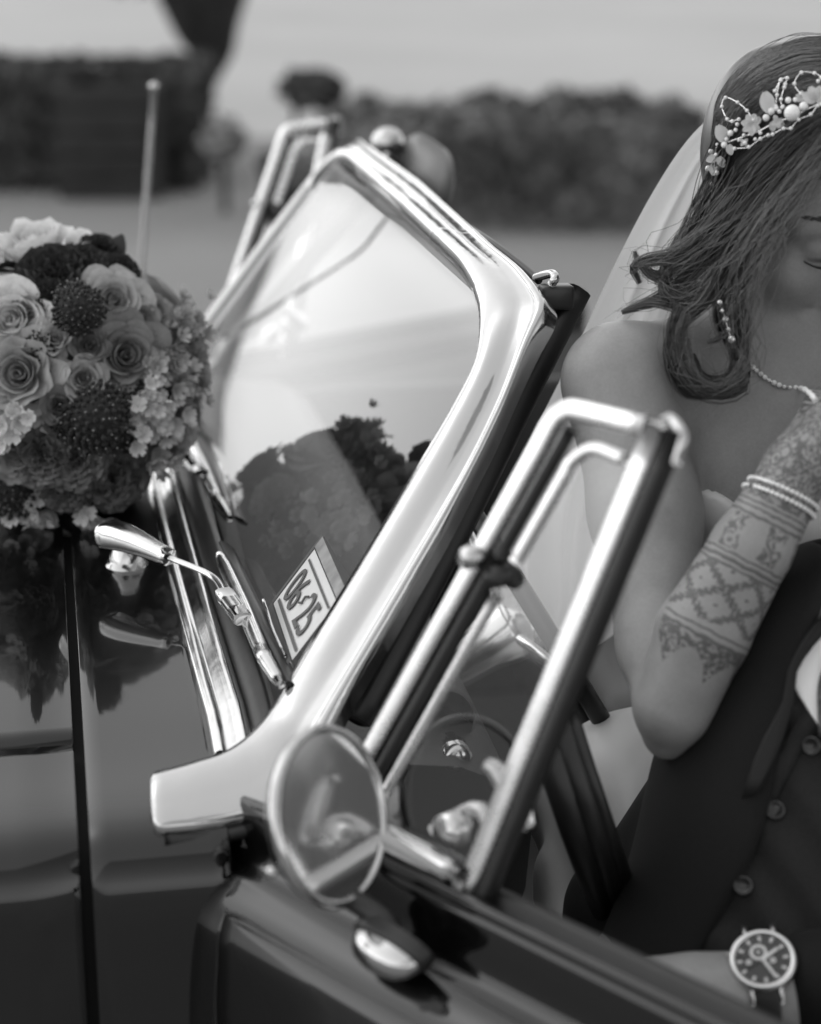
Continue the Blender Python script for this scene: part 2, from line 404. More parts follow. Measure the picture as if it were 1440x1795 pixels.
# flatten the edge bulge that the frame already carries
base_b = rows[0].copy(); base_b[:, 0] -= .016; base_b[:, 2] -= .02
rows = np.concatenate([[base_b], rows])
MB().grid(rows).build('glass', M['glass'], wframe, label='raked windshield glass mirroring the sky and the bouquet')
# thin dark edge seal round the opening
mb = MB(); mb.tube(loop + N0 * .003 - np.array([nrm(ouS[i] - inS[i]) for i in gi]) * .006, .0022, 6); mb.build('glass_seal', M['rubber'], wframe)
# black rubber seal behind the near post
for s in (1, -1):
    P = [onW(1008, 512, -.055), onW(930, 665, -.058), onW(830, 868, -.06), onW(730, 1062, -.062), onW(622, 1262, -.062)]
    P = cr(P, 24); P = P if s > 0 else mir(P)
    mb = MB(); mb.tube(P, np.array([(.0125, .017)] * 24), 12, up=N0, sq=.6); mb.build('post_seal', M['rubber'], wframe)
# header join line sleeve, latch hook, lifted weatherstrip
mb = MB(); mb.tube(cr([onW(940, 487, -.02), onW(955, 482, -.02), onW(968, 480, -.02), onW(974, 487, -.02), onW(968, 497, -.022)], 14), .0042, 8); mb.build('latch_hook', M['chrome'], wframe)
mb = MB(); mb.tube(cr([onW(945, 492, -.022), onW(905, 458, -.012), onW(860, 424, -.004), onW(820, 398, -.012)], 20), .0038, 8); mb.build('weatherstrip', M['rubber'], wframe)
mb = MB(); mb.box((onW(975, 520, -.035)), .03, .02, .022); mb.build('post_bracket', M['dark_trim'], wframe, mods=[BEV(.003)])
k0 = 70
for q_ in (k0, nS - 1 - k0):
    row = G[q_ + 3]; t_ = nrm(T[q_]) * .0022; cc = row.mean(0)
    MB().grid([cc + (row - cc) * 1.012 - t_ * 1.2, cc + (row - cc) * 1.03 - t_, cc + (row - cc) * 1.03 + t_, cc + (row - cc) * 1.012 + t_ * 1.2]).build('header_joint', M['chrome_soft'], wframe)
# sun visors and interior mirror behind the header
for s in (1, -1):
    c = atd(742, 312, 2.62) if s > 0 else mir(atd(742, 312, 2.62)); c = np.array([.50, 2.72 if s > 0 else 1.73, 1.228])
    if s > 0:
        P = [(.475 + .022 * math.cos(a), 2.52 + .17 * math.copysign(abs(math.sin(a)) ** .6, math.sin(a)), 1.165 + .05 * math.cos(a)) for a in np.linspace(0, 2 * math.pi, 30)[:-1]]
        P = np.array(P); cc = P.mean(0); P = P - cc + atd(738, 318, 2.62); cc = P.mean(0); nz = nrm([-.5, 0, .87])
        MB().grid([cc + (P - cc) * .02 - nz * .012, cc + (P - cc) * .9 - nz * .012, P, cc + (P - cc) * .9 + nz * .012, cc + (P - cc) * .02 + nz * .012], cv=True).build('sun_visor', M['leather'], car)
mb = MB(); mb.lathe([(.001, -.02), (.016, -.016), (.024, 0), (.02, .014), (.001, .02)], atd(680, 252, 2.75), FV, 16); mb.tube([atd(680, 258, 2.75), atd(676, 300, 2.72)], .006, 8); mb.build('rear_view_mirror', M['chrome'], car)

# ---- chrome base strip and rubber in front of the glass
bx = lambda x, y, z: np.array([x, y, z])
ys = np.linspace(1.545, 2 * YC - 1.545, 41)
zc = lambda y: bodyp(.1, tau_y(min(y, 2 * YC - y)))[2]
def strip(prof, y0=1.545, n=41):
    ys_ = np.linspace(y0, 2 * YC - y0, n); R_ = []
    for y in ys_:
        k = 1 - min(abs((y - YC) / .62), 1) ** 2
        R_.append([(x - .018 * k, y, zc(y) + z) for (x, z) in prof])
    return MB().grid(R_, cv=True)
strip([(.112, -.006), (.111, .003), (.113, .007), (.116, .009), (.120, .0085), (.123, .006), (.126, .0065), (.131, .013), (.138, .016), (.145, .013), (.147, .004), (.147, -.006)]).build('cowl_trim', M['chrome_soft'], car)
strip([(.146, -.004), (.146, .012), (.152, .022), (.160, .030), (.168, .028), (.170, -.004)]).build('windshield_gasket', M['rubber'], car)

# ---- wipers
def wiper(dy, full=True):
    D_ = np.array([0, dy, 0])
    wp = MB()
    piv = atz(222, 975, .905) + D_
    a0, a1, a2 = atz(182, 934, .945) + D_, atz(298, 978, .938) + D_, atz(372, 1010, .93) + D_
    j = atz(397, 1046, .93) + D_
    # pressed head: broad at the pivot, narrowing to the rod
    hd = cr([a0, (a0 * .6 + a1 * .4) + [0, 0, .003], a1], 12)
    wp.tube(hd, np.array([(r, r * 1.2) for r in np.interp(np.linspace(0, 1, 12), [0, .08, .3, .8, 1], [.010, .0135, .0128, .0085, .0075])]), 12, up=UV, sq=.55)
    o = wp.build('wiper', M['chrome_soft'], car)
    wp = MB(); wp.lathe([(.017, -.03), (.018, 0), (.014, .008), (.011, .024), (.001, .026)], piv, (0, 0, 1), 18); wp.lathe([(.024, -.034), (.025, -.018), (.021, -.006), (.015, 0)], piv, (0, 0, 1), 20); wp.build('pivot', M['chrome'], o)
    wp = MB(); wp.tube(cr([a1, a2, j], 14), np.array([(.0026, .0042)] * 14), 8, up=UV); wp.build('arm', M['chrome_soft'], o)
    for k in (.78, .90):
        c = a0 * (1 - k) + a1 * k; wp = MB(); wp.lathe([(.0001, .0105), (.0026, .010), (.003, .0085)], c, (0, 0, 1), 10); wp.build('rivet', M['chrome'], o)
    b0, b1, b2, b3 = atz(385, 972, .93) + D_, atz(425, 1062, .928) + D_, atz(462, 1150, .926) + D_, atz(492, 1200, .922) + D_
    wp = MB(); wp.tube(lin([atz(393, 1040, .934) + D_, atz(426, 1085, .932) + D_], 4), np.array([(.006, .0085)] * 4), 8, up=UV, sq=.5); wp.build('blade_clip', M['chrome'], o)
    wp = MB(); wp.tube(cr([b0, b1, b2], 16), np.interp(np.linspace(0, 1, 16), [0, .1, .5, 1], [.0035, .0065, .0075, .0068]), 12); wp.build('blade_holder', M['chrome_soft'], o)
    wp = MB(); wp.tube(lin([b2 + (b2 - b3) * .05, b3], 6), np.array([.0062, .007, .0066, .006, .0055, .004]), 12); wp.build('blade_tip', M['chrome'], o)
    e0, e1 = b0 + [.012, 0, -.003], b3 + [.012, 0, -.003]
    wp = MB(); wp.tube(lin([e0 + (e0 - e1) * .1, e1], 6), np.array([(.010, .003)] * 6), 6, up=N0); wp.build('blade_rubber', M['rubber'], o)
    wp = MB(); wp.tube(cr([atz(462, 1052, .932) + D_, atz(470, 1075, .934) + D_, atz(480, 1105, .93) + D_, atz(500, 1150, .925) + D_], 10), .0016, 6); wp.build('spring_wire', M['chrome'], o)
    return o
wiper(0); wiper(.46)

# ---- sticker on the inside of the glass, read from outside
sL, sT, sR, sB = [onW(*p, .003) for p in ((480, 1058), (553, 962), (640, 1075), (560, 1200))]
ey = np.array([0, -1., 0]); et = nrm([.609, 0, .793])
so = sL
def sp(a, b, h=0): return so + ey * a + et * b + N0 * h
mb = MB(); mb.grid([[sp(a, b) for b in (0, .064)] for a in (0, .142)]); stk = mb.build('inspection_sticker', plain('sticker_paper', .62, .5, var=.05), car, False)
mb = MB(); mb.grid([[sp(a, b, .001) for b in (.066, .078)] for a in (-.002, .142)]); mb.build('sticker_band', plain('sticker_grey', .28, .5, var=.3, scale=60), stk, False)
mb = MB(); mb.grid([[sp(a, b, .001) for b in (0, .078)] for a in (-.006, -.001)]); mb.grid([[sp(a, b, .0011) for b in (-.012, -.001)] for a in (-.004, .142)]); mb.grid([[sp(a, b, .0012) for b in (.006, .0095)] for a in (.008, .138)]); mb.grid([[sp(a, b, .0012) for b in (.0535, .056)] for a in (.008, .138)]); mb.build('sticker_border', plain('sticker_dark', .09, .5), stk, False)
def text_obj(txt, size, origin, ax, ay, mat, parent, name, extrude=.0003):
    cu = bpy.data.curves.new(name, 'FONT'); cu.body = txt; cu.size = size; cu.extrude = extrude; cu.space_character = .95
    to = bpy.data.objects.new(name + '_t', cu); COL.objects.link(to); dg = bpy.context.evaluated_depsgraph_get(); dg.update()
    me = bpy.data.meshes.new_from_object(to.evaluated_get(dg)); bpy.data.objects.remove(to)
    V = np.array([v.co[:] for v in me.vertices]); az_ = np.cross(ax, ay)
    W_ = np.asarray(origin) + V[:, :1] * ax + V[:, 1:2] * ay + V[:, 2:] * az_
    mb = MB(); mb.add(W_, [list(p.vertices) for p in me.polygons]); return mb.build(name, mat, parent, False)
M['ink'] = plain('grey_ink', .09, .6)
text_obj('06', .050, sp(.010, .014, .0016), ey, et, M['ink'], stk, 'digits')
text_obj('25', .050, sp(.078, .014, .0016), ey, et, M['ink'], stk, 'digits')
mb = MB(); mb.tube([sp(.064, .028, .0016), sp(.071, .031, .0016), sp(.069, .037, .0016), sp(.076, .04, .0016)], .0012, 5); mb.build('emblem', M['ink'], stk, False)

# ---- antenna on the far fender, far mirror
ab = aty(248, 470, 3.08); at_ = aty(270, 152, 3.06)
mb = MB(); mb.tube(lin([ab + (ab - at_) * .35, at_], 8), np.linspace(.0058, .0042, 8), 10); ant = mb.build('antenna', M['chrome_soft'], car)
mb = MB(); mb.sphere(at_, .0075, 8); mb.build('tip', M['chrome'], ant)

# ---- door (opened), with its vent window; the far door is shut
HNG = np.array([.12, 1.50, 0])
def vent_corners():
    a = math.radians(56); D = np.array([math.cos(a), -math.sin(a), 0]); n = np.array([math.sin(a), math.cos(a), 0]); tau = math.radians(14)
    Tu = UV * math.cos(tau) + n * math.sin(tau); n2 = n * math.cos(tau) - UV * math.sin(tau); B0 = HNG + UV * .862; S_, Z_ = [], []
    for (u, v) in ((655, 1310), (985, 715), (1150, 757), (805, 1600)):
        q = atp(u, v, B0, n2) - B0; S_.append(q @ D); Z_.append(.862 + (q @ Tu) * math.cos(tau))
    return S_, Z_
VS, VZ = vent_corners()
def door(side, ang, dz=0.0, ms=.190, mw=.060, mz=.916):
    a = math.radians(ang); D = np.array([math.cos(a), -math.sin(a), 0]); n = np.array([math.sin(a), math.cos(a), 0])   # n: towards the cabin
    near = side > 0
    def W(s, w_, z):   # w_ = outward
        P = HNG + D * s - n * w_ + np.array([0, 0, z + dz]); return P if near else mir(P)
    dr_mb = MB()
    sec_o = cr([(.004, .850), (.008, .862), (.014, .866), (.020, .861), (.0225, .845), (.024, .826), (.028, .818), (.038, .815), (.052, .811), (.068, .800), (.078, .784), (.086, .755), (.094, .70), (.10, .6), (.10, .48), (.085, .34), (.06, .28)], 60)
    S = np.concatenate([[-.012, -.004, .004], np.linspace(.03, .93, 26), [.945, .95]])
    def ins(s): e = min(s + .012, .95 - s); return max(0, 1 - e / .055) ** 1.6
    rows = []
    for s in S:
        q = ins(s); row = []
        for (w_, z) in sec_o:
            ww = .02 + (w_ - .02) * (1 - .35 * q) ; zz = z - q * .030
            curve = -.010 * ((s - .4) / .5) ** 2
            row.append(W(s, ww + (curve if w_ > .05 else 0), zz))
        rows.append(row)
    dr_mb.grid(rows)
    dr_mb.grid([[W(s, w_, z) for (w_, z) in [(-.012, .28), (-.012, .85)]] for s in (-.01, .95)])
    for s in (-.011, .949): dr_mb.grid([[W(s, w_, z) for z in (.28, .5, .7, .84)] for w_ in (-.012, .02, .05, .07)])
    dr = dr_mb.build('door', M['paint'], car, label='open near door seen from its hinge end' if near else 'open far door')
    # ledge on the inner side, window slot, belt trim
    S2 = np.linspace(.07, .945, 12)
    MB().grid([[W(s, w_, z) for (w_, z) in [(-.010, .80), (-.018, .80), (-.022, .82), (-.0235, .836), (-.021, .846), (-.017, .853), (-.0145, .856), (-.013, .845)]] for s in S2]).build('door_top_pad', M['paint'], dr)
    MB().grid([[W(s, w_, z) for (w_, z) in [(-.020, .30), (-.026, .5), (-.024, .80), (-.015, .802)]] for s in S2]).build('door_card', M['leather'], dr)
    MB().grid([[W(s, w_, z) for (w_, z) in [(-.015, .866), (-.012, .872), (-.006, .868), (-.004, .85), (.004, .85), (.006, .866), (.009, .869), (.012, .867), (.0125, .86)]] for s in S2]).build('window_felt', M['rubber'], dr)
    MB().grid([[W(s, w_, z) for (w_, z) in [(.0125, .860), (.0125, .869), (.0145, .8715), (.017, .8705), (.0185, .867), (.019, .860)]] for s in S2]).build('belt_trim', M['paint'], dr)
    # vent window: fixed frame, swinging sash, glass; the window plane leans in towards the cabin
    tau = math.radians(14 if near else 2); Tu = UV * math.cos(tau) + n * math.sin(tau); n2 = n * math.cos(tau) - UV * math.sin(tau)
    B0 = HNG + UV * .862
    def V2(s, w_, z):
        P = B0 + D * s + Tu * ((z - .862) / math.cos(tau)) + UV * dz - n2 * w_; return P if near else mir(P)
    fz0, fz1 = .862, VZ[1]
    sF = lambda z: VS[0] + (z - VZ[0]) * (VS[1] - VS[0]) / (VZ[1] - VZ[0])
    sR = lambda z: VS[3] + (z - VZ[3]) * (VS[2] - VS[3]) / (VZ[2] - VZ[3])
    ft = MB()
    pf = [V2(sF(z), 0, z) for z in np.linspace(fz0 - .02, fz1 - .008, 16)] + [V2(sF(fz1) + .008, 0, fz1)]
    top = [V2(sF(fz1) + .02, 0, fz1 + .001), V2(sR(fz1) - .008, 0, fz1 + .001)]
    ft.tube(cr(pf + top, 40), np.array([(.0058, .0074)] * 40), 12, up=n2 * np.array([1, 1 if near else -1, 1]), sq=.5); vf = ft.build('vent_frame', M['satin_chrome'], dr)
    rp = lin([V2(sR(z), 0, z) for z in np.linspace(fz0 - .03, fz1 + .004, 10)], 16)
    MB().tube(rp, np.array([(.0064, .0088)] * 16), 12, up=n2 * np.array([1, 1 if near else -1, 1]), sq=.5).build('vent_post', M['satin_chrome'], dr)
    MB().tube([p + (D * .0165 if near else D * .0165 * np.array([1, -1, 1])) for p in rp], np.array([(.008, .006)] * 16), 10, up=n, sq=.6).build('window_channel', M['rubber'], dr)
    h0 = V2(sR(fz1) + .004, 0, fz1 + .006); MB().tube(cr([h0, h0 + [0.006, 0, .002], V2(sR(fz1) + .022, 0, fz1 + .0), V2(sR(fz1) + .021, 0, fz1 - .018)], 12), .0042, 8).build('post_cap', M['chrome'], dr)
    sFi = lambda z: sF(z) + .030; sRi = lambda z: sR(z) - .018
    zt = fz1 - .024
    def sash(z0, z1, corner):
        P = [V2(sFi(z), -.004, z) for z in np.linspace(z0, z1, 10)]
        if corner: P += [V2(sFi(zt) + .012, -.004, zt + .002), V2(sRi(zt), -.004, zt)]
        return P
    MB().tube(cr(sash(1.10, zt - .010, True), 30), np.array([(.0045, .0048)] * 30), 10, up=n2 * np.array([1, 1 if near else -1, 1]), sq=.6).build('vent_sash', M['satin_chrome'], dr)
    MB().tube(cr(sash(.90, 1.075, False), 16), np.array([(.0045, .0045)] * 16), 10, up=n).build('vent_sash', M['satin_chrome'], dr)
    MB().tube(lin([V2(sFi(z) - .0145, -.003, z) for z in (.875, 1.10)], 12), np.array([(.006, .0065)] * 12), 8, up=n).build('vent_rubber', M['rubber'], dr)
    MB().tube(lin([V2(sFi(z) - .0145, -.003, z) for z in (1.10, zt + .012)], 12), np.array([(.006, .0045)] * 12), 8, up=n).build('vent_rubber', M['rubber'], dr)
    pv = V2(sFi(1.09) - .004, 0, 1.088)
    MB().lathe([(.001, -.012), (.008, -.010), (.0085, 0), (.007, .010), (.001, .012)], pv, n, 14).build('vent_pivot', M['rubber'], dr)
    MB().lathe([(.001, -.018), (.008, -.016), (.009, -.006), (.004, .004)], V2(sF(1.10) + .006, .008, 1.10), n, 12).build('pivot_screw', M['chrome'], dr)
    zz = np.linspace(.868, zt, 10)
    MB().grid([[V2(sFi(z) + (sRi(z) + .012 - sFi(z)) * k, -.004, z) for k in np.linspace(0, 1, 5)] for z in zz]).build('vent_glass', M['vent_glass'], dr)
    MB().tube(lin([V2(sF(.87) + .012, .004, .876), V2(sR(.87) - .004, .004, .872)], 10), np.array([(.011, .012)] * 10), 12, up=UV, sq=.8).build('vent_sill', M['chrome'], dr)
    # vent latch on the cabin side
    lt = MB(); lt.tube(cr([V2(.215, -.02, .885), V2(.232, -.028, .905), V2(.248, -.03, .912), V2(.262, -.03, .90)], 10), .008, 10); lt.lathe([(.001, -.014), (.014, -.012), (.014, .004), (.010, .01)], V2(.238, -.016, .898), n, 14); lo = lt.build('vent_latch', M['chrome'], dr)
    MB().tube(cr([V2(.236, -.038, .945), V2(.25, -.042, .938), V2(.272, -.044, .918), V2(.280, -.044, .908)], 10), np.array([.006, .008, .0095, .0105, .011, .0115, .0115, .0115, .011, .008]), 10).build('lever', M['chrome'], lo)
    # round door mirror
    mc = W(ms, mw, mz)
    mn = nrm(D * .98 + UV * .34 + n * .25) if near else nrm((D * .98 + UV * .10 - n * .12) * np.array([1, -1, 1]))
    r = .066
    hm = MB(); hm.lathe([(.001, -.030), (.02, -.0285), (.042, -.022), (.058, -.012), (r, -.002), (r + .0015, .003), (r - .001, .006), (r - .005, .0065), (r - .006, .003)], mc, mn, 48); mo = hm.build('mirror', M['chrome'], dr)
    MB().lathe([(.0001, .0035), (r * .5, .0035), (r - .0055, .0035)], mc, mn, 48).build('mirror_glass', M['mirror'], dr)
    st0 = W(ms + .055, .050, mz - .088); st1 = mc - mn * .02 - UV * .045
    MB().tube(cr([st0, st0 + UV * .018 - D * (.01 if near else 0), st1], 12), np.linspace(.010, .0075, 12), 12).build('mirror_stem', M['rubber'], dr)
    P0 = W(ms + .06, .058, mz - .086)
    pl = []
    for k in np.linspace(0, 2 * math.pi, 33)[:-1]: pl.append((math.cos(k), math.sin(k)))
    tt = (D if near else D * np.array([1, -1, 1])); nn_ = (-n if near else n * np.array([-1, 1, 1]))
    nn_ = nrm(nn_ * .8 - UV * .45); bn = nrm(np.cross(tt, nn_))
    Gm = []
    for (k, h) in ((1.12, -.006), (1.1, .004), (.95, .011), (.7, .016), (.35, .019), (.02, .02)):
        Gm.append([P0 + tt * .030 * k * c + bn * .015 * k * s_ + nn_ * h for (c, s_) in pl])
    MB().grid(Gm, cv=True).build('mirror_base', M['chrome'], dr)
    Gb = [[P0 + tt * .037 * k * c + bn * .020 * k * s_ + nn_ * h for (c, s_) in pl] for (k, h) in ((1, -.012), (1, -.002), (.9, .001), (.5, .001))]
    MB().grid(Gb, cv=True).build('base_gasket', M['rubber'], dr)
    MB().lathe([(.001, .004), (.004, .0035), (.0045, 0)], mc - mn * .004 - nrm(np.cross(UV, mn)) * (r + .001) * (1 if near else -1) - UV * .015, nrm(-n), 8).build('mirror_screw', M['chrome'], dr)
    return dr
door(1, 56); door(-1, 31, -.014, .06, .06, .92)

# ---- cabin
mb = MB(); R_ = []
for y in np.linspace(1.53, 2 * YC - 1.53, 24):
    R_.append([(x, y, z - .02 * abs((y - YC) / .7) ** 2) for (x, z) in [(.17, .870), (.24, .872), (.32, .862), (.365, .84), (.385, .80), (.38, .74), (.35, .64), (.30, .60)]])
mb.grid(R_); dash = mb.build('dashboard', M['dash'], car)
cc = atd(778, 1258, 1.80)
MB().lathe([(.001, -.03), (.022, -.028), (.028, -.02), (.03, .0), (.026, .008)], cc, nrm(-FV + UV * .2 + RV * .2), 24).build('gauge_pod', M['rubber'], dash)
k1 = atd(798, 1322, 1.74); ka = nrm(k1 - cc)
MB().lathe([(.006, -.03), (.008, -.012), (.013, -.010), (.014, .008), (.010, .013), (.001, .014)], k1, ka, 18).build('knob', M['chrome'], dash)
# steering wheel
sc_ = np.array([.47, 1.88, .84]); sx = nrm([.86, 0, .50])
rim = MB(); e1 = nrm(np.cross(sx, [0, 1., 0])); e2 = np.cross(sx, e1)
rim.tube([sc_ + (e1 * math.cos(t) + e2 * math.sin(t)) * .185 for t in np.linspace(0, 2 * math.pi, 49)], .0095, 10, cap=False)
swh = rim.build('steering_wheel', M['rubber'], car)
sp_ = MB()
for t in (math.pi / 2, math.pi * 7 / 6, math.pi * 11 / 6): sp_.tube([sc_ - sx * .03, sc_ + (e1 * math.cos(t) + e2 * math.sin(t)) * .18], .006, 8)
sp_.lathe([(.001, .0), (.03, -.005), (.035, -.03), (.028, -.06), (.02, -.2)], sc_, sx, 20); sp_.build('spokes', M['chrome_soft'], swh)
# seats: pale leather
def seat(y):
    o = MB(); o.box((.92, y, .46), .52, .52, .18); s_ = o.build('seat', M['leather'], car, mods=[BEV(.06, 5)])
    o = MB(); A = np.array([nrm([math.cos(.25), 0, math.sin(.25)]), [0, 1, 0], nrm([-math.sin(.25), 0, math.cos(.25)])]); A = np.array([[.97, 0, -.25], [0, 1, 0], [.25, 0, .97]]); o.box((1.17, y, .68), .13, .52, .50, A); o.build('backrest', M['leather'], s_, mods=[BEV(.05, 5)])
seat(1.87); seat(2.55)
# far trim board and pale side panel of the cabin
mb = MB(); mb.box((.72, 2.915, .60), 1.1, .03, .46); mb.build('side_trim', M['dash'], car, mods=[BEV(.01)])
# dark ribbed weatherstrip at the near door opening
P = [atd(960, 1250, 1.60), atd(985, 1330, 1.595), atd(1015, 1420, 1.60), atd(1046, 1508, 1.64), atd(1085, 1610, 1.76)]
for k, (off, rr) in enumerate(((-.008, .013), (.007, .011), (.019, .006))):
    MB().tube(cr([p + RV * off for p in P], 16), rr, 10).build('opening_seal', M['rubber'], car)
# ================================================================ BOUQUET on the bonnet
BC = atd(112, 682, 2.2); BR = np.array([.150, .150, .158])
bouquet = empty('bouquet', (BC[0], BC[1], .905), 'round bridal bouquet of roses and dark scabious lying on the car hood', 'bouquet')
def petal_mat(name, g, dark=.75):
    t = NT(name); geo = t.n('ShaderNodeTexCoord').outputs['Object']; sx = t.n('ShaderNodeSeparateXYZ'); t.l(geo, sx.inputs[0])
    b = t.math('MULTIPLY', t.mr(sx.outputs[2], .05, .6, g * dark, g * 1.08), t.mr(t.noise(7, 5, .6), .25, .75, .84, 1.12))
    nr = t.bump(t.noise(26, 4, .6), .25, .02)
    p = t.pbsdf(b, .6, 0, nr, Specular_IOR_Level=.25, Sheen_Weight=.2)
    tl = t.n('ShaderNodeBsdfTranslucent'); t.put(tl.inputs[0], b)
    mx = t.n('ShaderNodeMixShader'); mx.inputs[0].default_value = .22; t.l(p.outputs[0], mx.inputs[1]); t.l(tl.outputs[0], mx.inputs[2])
    return t.done(mx)
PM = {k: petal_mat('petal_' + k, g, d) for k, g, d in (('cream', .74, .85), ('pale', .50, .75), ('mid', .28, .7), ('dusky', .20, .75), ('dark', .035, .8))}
M['anther'] = plain('anther', .30, .6); M['stem'] = plain('green_stem', .06, .6, var=.3); M['sepal'] = plain('dark_leaf', .045, .5, var=.4, scale=40)
def petal_mesh(name, r, h, arc, flare, roll, ruf, seed, nu=10, nv=8):
    us = np.linspace(-1, 1, nu); vs = np.linspace(0, 1, nv); G = []
    for v in vs:
        row = []
        for u in us:
            e = 1 - .30 * abs(u) ** 2.6 - .05 * math.cos(u * 7 + seed) * ruf * 4; vv = v * e; ph = u * arc / 2 * (.45 + .55 * min(1, v * 1.8))
            rho = r * (.22 + .78 * math.sin(min(vv * 1.65, math.pi / 2))) + flare * vv ** 3
            t = max(0, (vv - .66) / .34); t *= (1 - .35 * u * u)
            rho += roll * t * t * 1.5; z = h * vv - roll * .9 * t * t
            rho += ruf * math.sin(u * 5.5 + seed) * v * v; z += ruf * .8 * math.sin(u * 8 + seed * 2) * v * v
            row.append((rho * math.cos(ph), rho * math.sin(ph), z))
        G.append(row)
    V = np.array(G).reshape(-1, 3); F = [(i * nu + j, i * nu + j + 1, (i + 1) * nu + j + 1, (i + 1) * nu + j) for i in range(nv - 1) for j in range(nu - 1)]
    me = bpy.data.meshes.new(name); me.from_pydata(V.tolist(), [], F); me.shade_smooth(); return me
LAYERS = [(.40, .70, 2.3, .01, .02, .008), (.49, .70, 2.0, .03, .04, .012), (.58, .66, 1.8, .07, .07, .018), (.68, .58, 1.6, .14, .11, .026), (.78, .44, 1.5, .22, .13, .034)]
PETALS = [[petal_mesh('petal', *L, seed=k * 1.7 + i) for k in range(3)] for i, L in enumerate(LAYERS)]
PETALS_R = [[petal_mesh('petal', L[0], L[1], L[2], L[3], L[4], L[5] * 2.6 + .02, seed=k * 2.1 + i) for k in range(3)] for i, L in enumerate(LAYERS)]
def heart_mesh(seed, ruf=.01):
    n, nv = 100, 6; G = []
    for v in np.linspace(0, 1, nv):
        row = []
        for i in range(n):
            f = i / (n - 1); th = f * 7.4 * math.pi + seed; r = (.03 + .34 * f) * (.5 + .5 * math.sin(min(v * 1.8, math.pi / 2))) + .03 * v ** 3 * math.sin(th * 1.5 + seed)
            z = v * (.58 + .09 * f + .03 * math.sin(th * 1.3 + seed) + ruf * math.sin(th * 5))
            row.append((r * math.cos(th), r * math.sin(th), z))
        G.append(row)
    V = np.array(G).reshape(-1, 3); F = [(i * n + j, i * n + j + 1, (i + 1) * n + j + 1, (i + 1) * n + j) for i in range(nv - 1) for j in range(n - 1)]
    me = bpy.data.meshes.new('heart'); me.from_pydata(V.tolist(), [], F); me.shade_smooth(); return me
HEARTS = [heart_mesh(k * 1.3, .012 + .02 * k) for k in range(3)]
_matmesh = {}
def mm(me, mat):
    """mesh data with this material (shared between alike pieces)"""
    k = (me.name, mat.name)
    if k not in _matmesh:
        c = me.copy(); c.materials.clear(); c.materials.append(mat); _matmesh[k] = c
    return _matmesh[k]
def on_ball(u, v, sink=0.0, k=1.0):
    d = ray(u, v); o = (EYE - BC) / (BR * k); q = d / (BR * k); a = q @ q; b = 2 * o @ q; c = o @ o - 1; D_ = b * b - 4 * a * c
    t = (-b - math.sqrt(D_)) / (2 * a) if D_ > 0 else -b / (2 * a)
    P = EYE + d * t; n = nrm((P - BC) / BR ** 2)
    return P - n * sink, n
def basis(n, spin):
    n = Vector(n); q = n.to_track_quat('Z', 'Y').to_matrix().to_4x4(); return q @ Matrix.Rotation(spin, 4, 'Z')
def put(name, me, P, n, s, spin, parent, lab=None):
    o = bpy.data.objects.new(name, me); COL.objects.link(o); o.parent = parent
    R4 = basis(n, spin); o.matrix_local = Matrix.Translation(Vector(P) - wloc(parent)) @ R4 @ Matrix.Diagonal((s, s, s, 1))
    if lab: o['label'] = lab
    return o
TOCAM = lambda P: nrm(EYE - P)
def rose(u, v, rpx, tone, ruffled=False, layers=5, tilt=(0, 0), face=.9, lab=None, sink=.0):
    P, n = on_ball(u, v, sink); dep = np.linalg.norm(P - EYE); s = rpx * dep / FPX / .92
    n = nrm(n + TOCAM(P) * face + RV * tilt[0] + UV * tilt[1])
    P = P - n * s * .45
    mat = PM[tone]; sp = random.uniform(0, 6.28)
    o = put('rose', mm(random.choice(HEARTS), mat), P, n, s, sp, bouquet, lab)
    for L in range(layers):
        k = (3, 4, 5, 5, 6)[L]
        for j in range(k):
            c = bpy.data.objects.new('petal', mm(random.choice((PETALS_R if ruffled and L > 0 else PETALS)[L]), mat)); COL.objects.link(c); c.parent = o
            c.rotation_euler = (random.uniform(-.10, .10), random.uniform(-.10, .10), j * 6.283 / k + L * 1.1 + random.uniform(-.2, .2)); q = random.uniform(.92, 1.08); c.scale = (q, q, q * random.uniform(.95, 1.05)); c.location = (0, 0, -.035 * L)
    return o
def raw_mesh(mb, name, mat):
    V = np.concatenate(mb.v); me = bpy.data.meshes.new(name); me.from_pydata(V.tolist(), [], mb.f); me.materials.append(mat); me.shade_smooth(); return me
def carnation_mesh(mat, seed, n=60):
    rs = np.random.RandomState(seed); mb = MB()
    for k in range(n):
        f = (k + .5) / n; th = k * 2.39996; el = math.pi / 2 - 1.35 * f ** .6; R_ = .62 + .38 * f
        d = np.array([math.cos(el) * math.cos(th), math.cos(el) * math.sin(th), math.sin(el)]); tgt = np.array([-math.sin(th), math.cos(th), 0]); up = np.cross(d, tgt)
        w_ = .34 + .12 * rs.rand(); G = []; s1, s2 = rs.rand() * 6, rs.rand() * 6; roll = rs.uniform(-.8, .8)
        t2 = tgt * math.cos(roll) + up * math.sin(roll); u2 = np.cross(d, t2)
        for v in np.linspace(.25, 1, 5):
            G.append([d * R_ * v * (.75 + .25 * (1 - a * a * .5)) + t2 * a * w_ * v + u2 * (.10 * math.sin(a * 6 + s1) + .05 * math.sin(a * 13 + s2)) * v * v - np.array([0, 0, .25]) for a in np.linspace(-1, 1, 9)])
        mb.grid(G)
    return raw_mesh(mb, 'carnation', mat)
CARN = {}
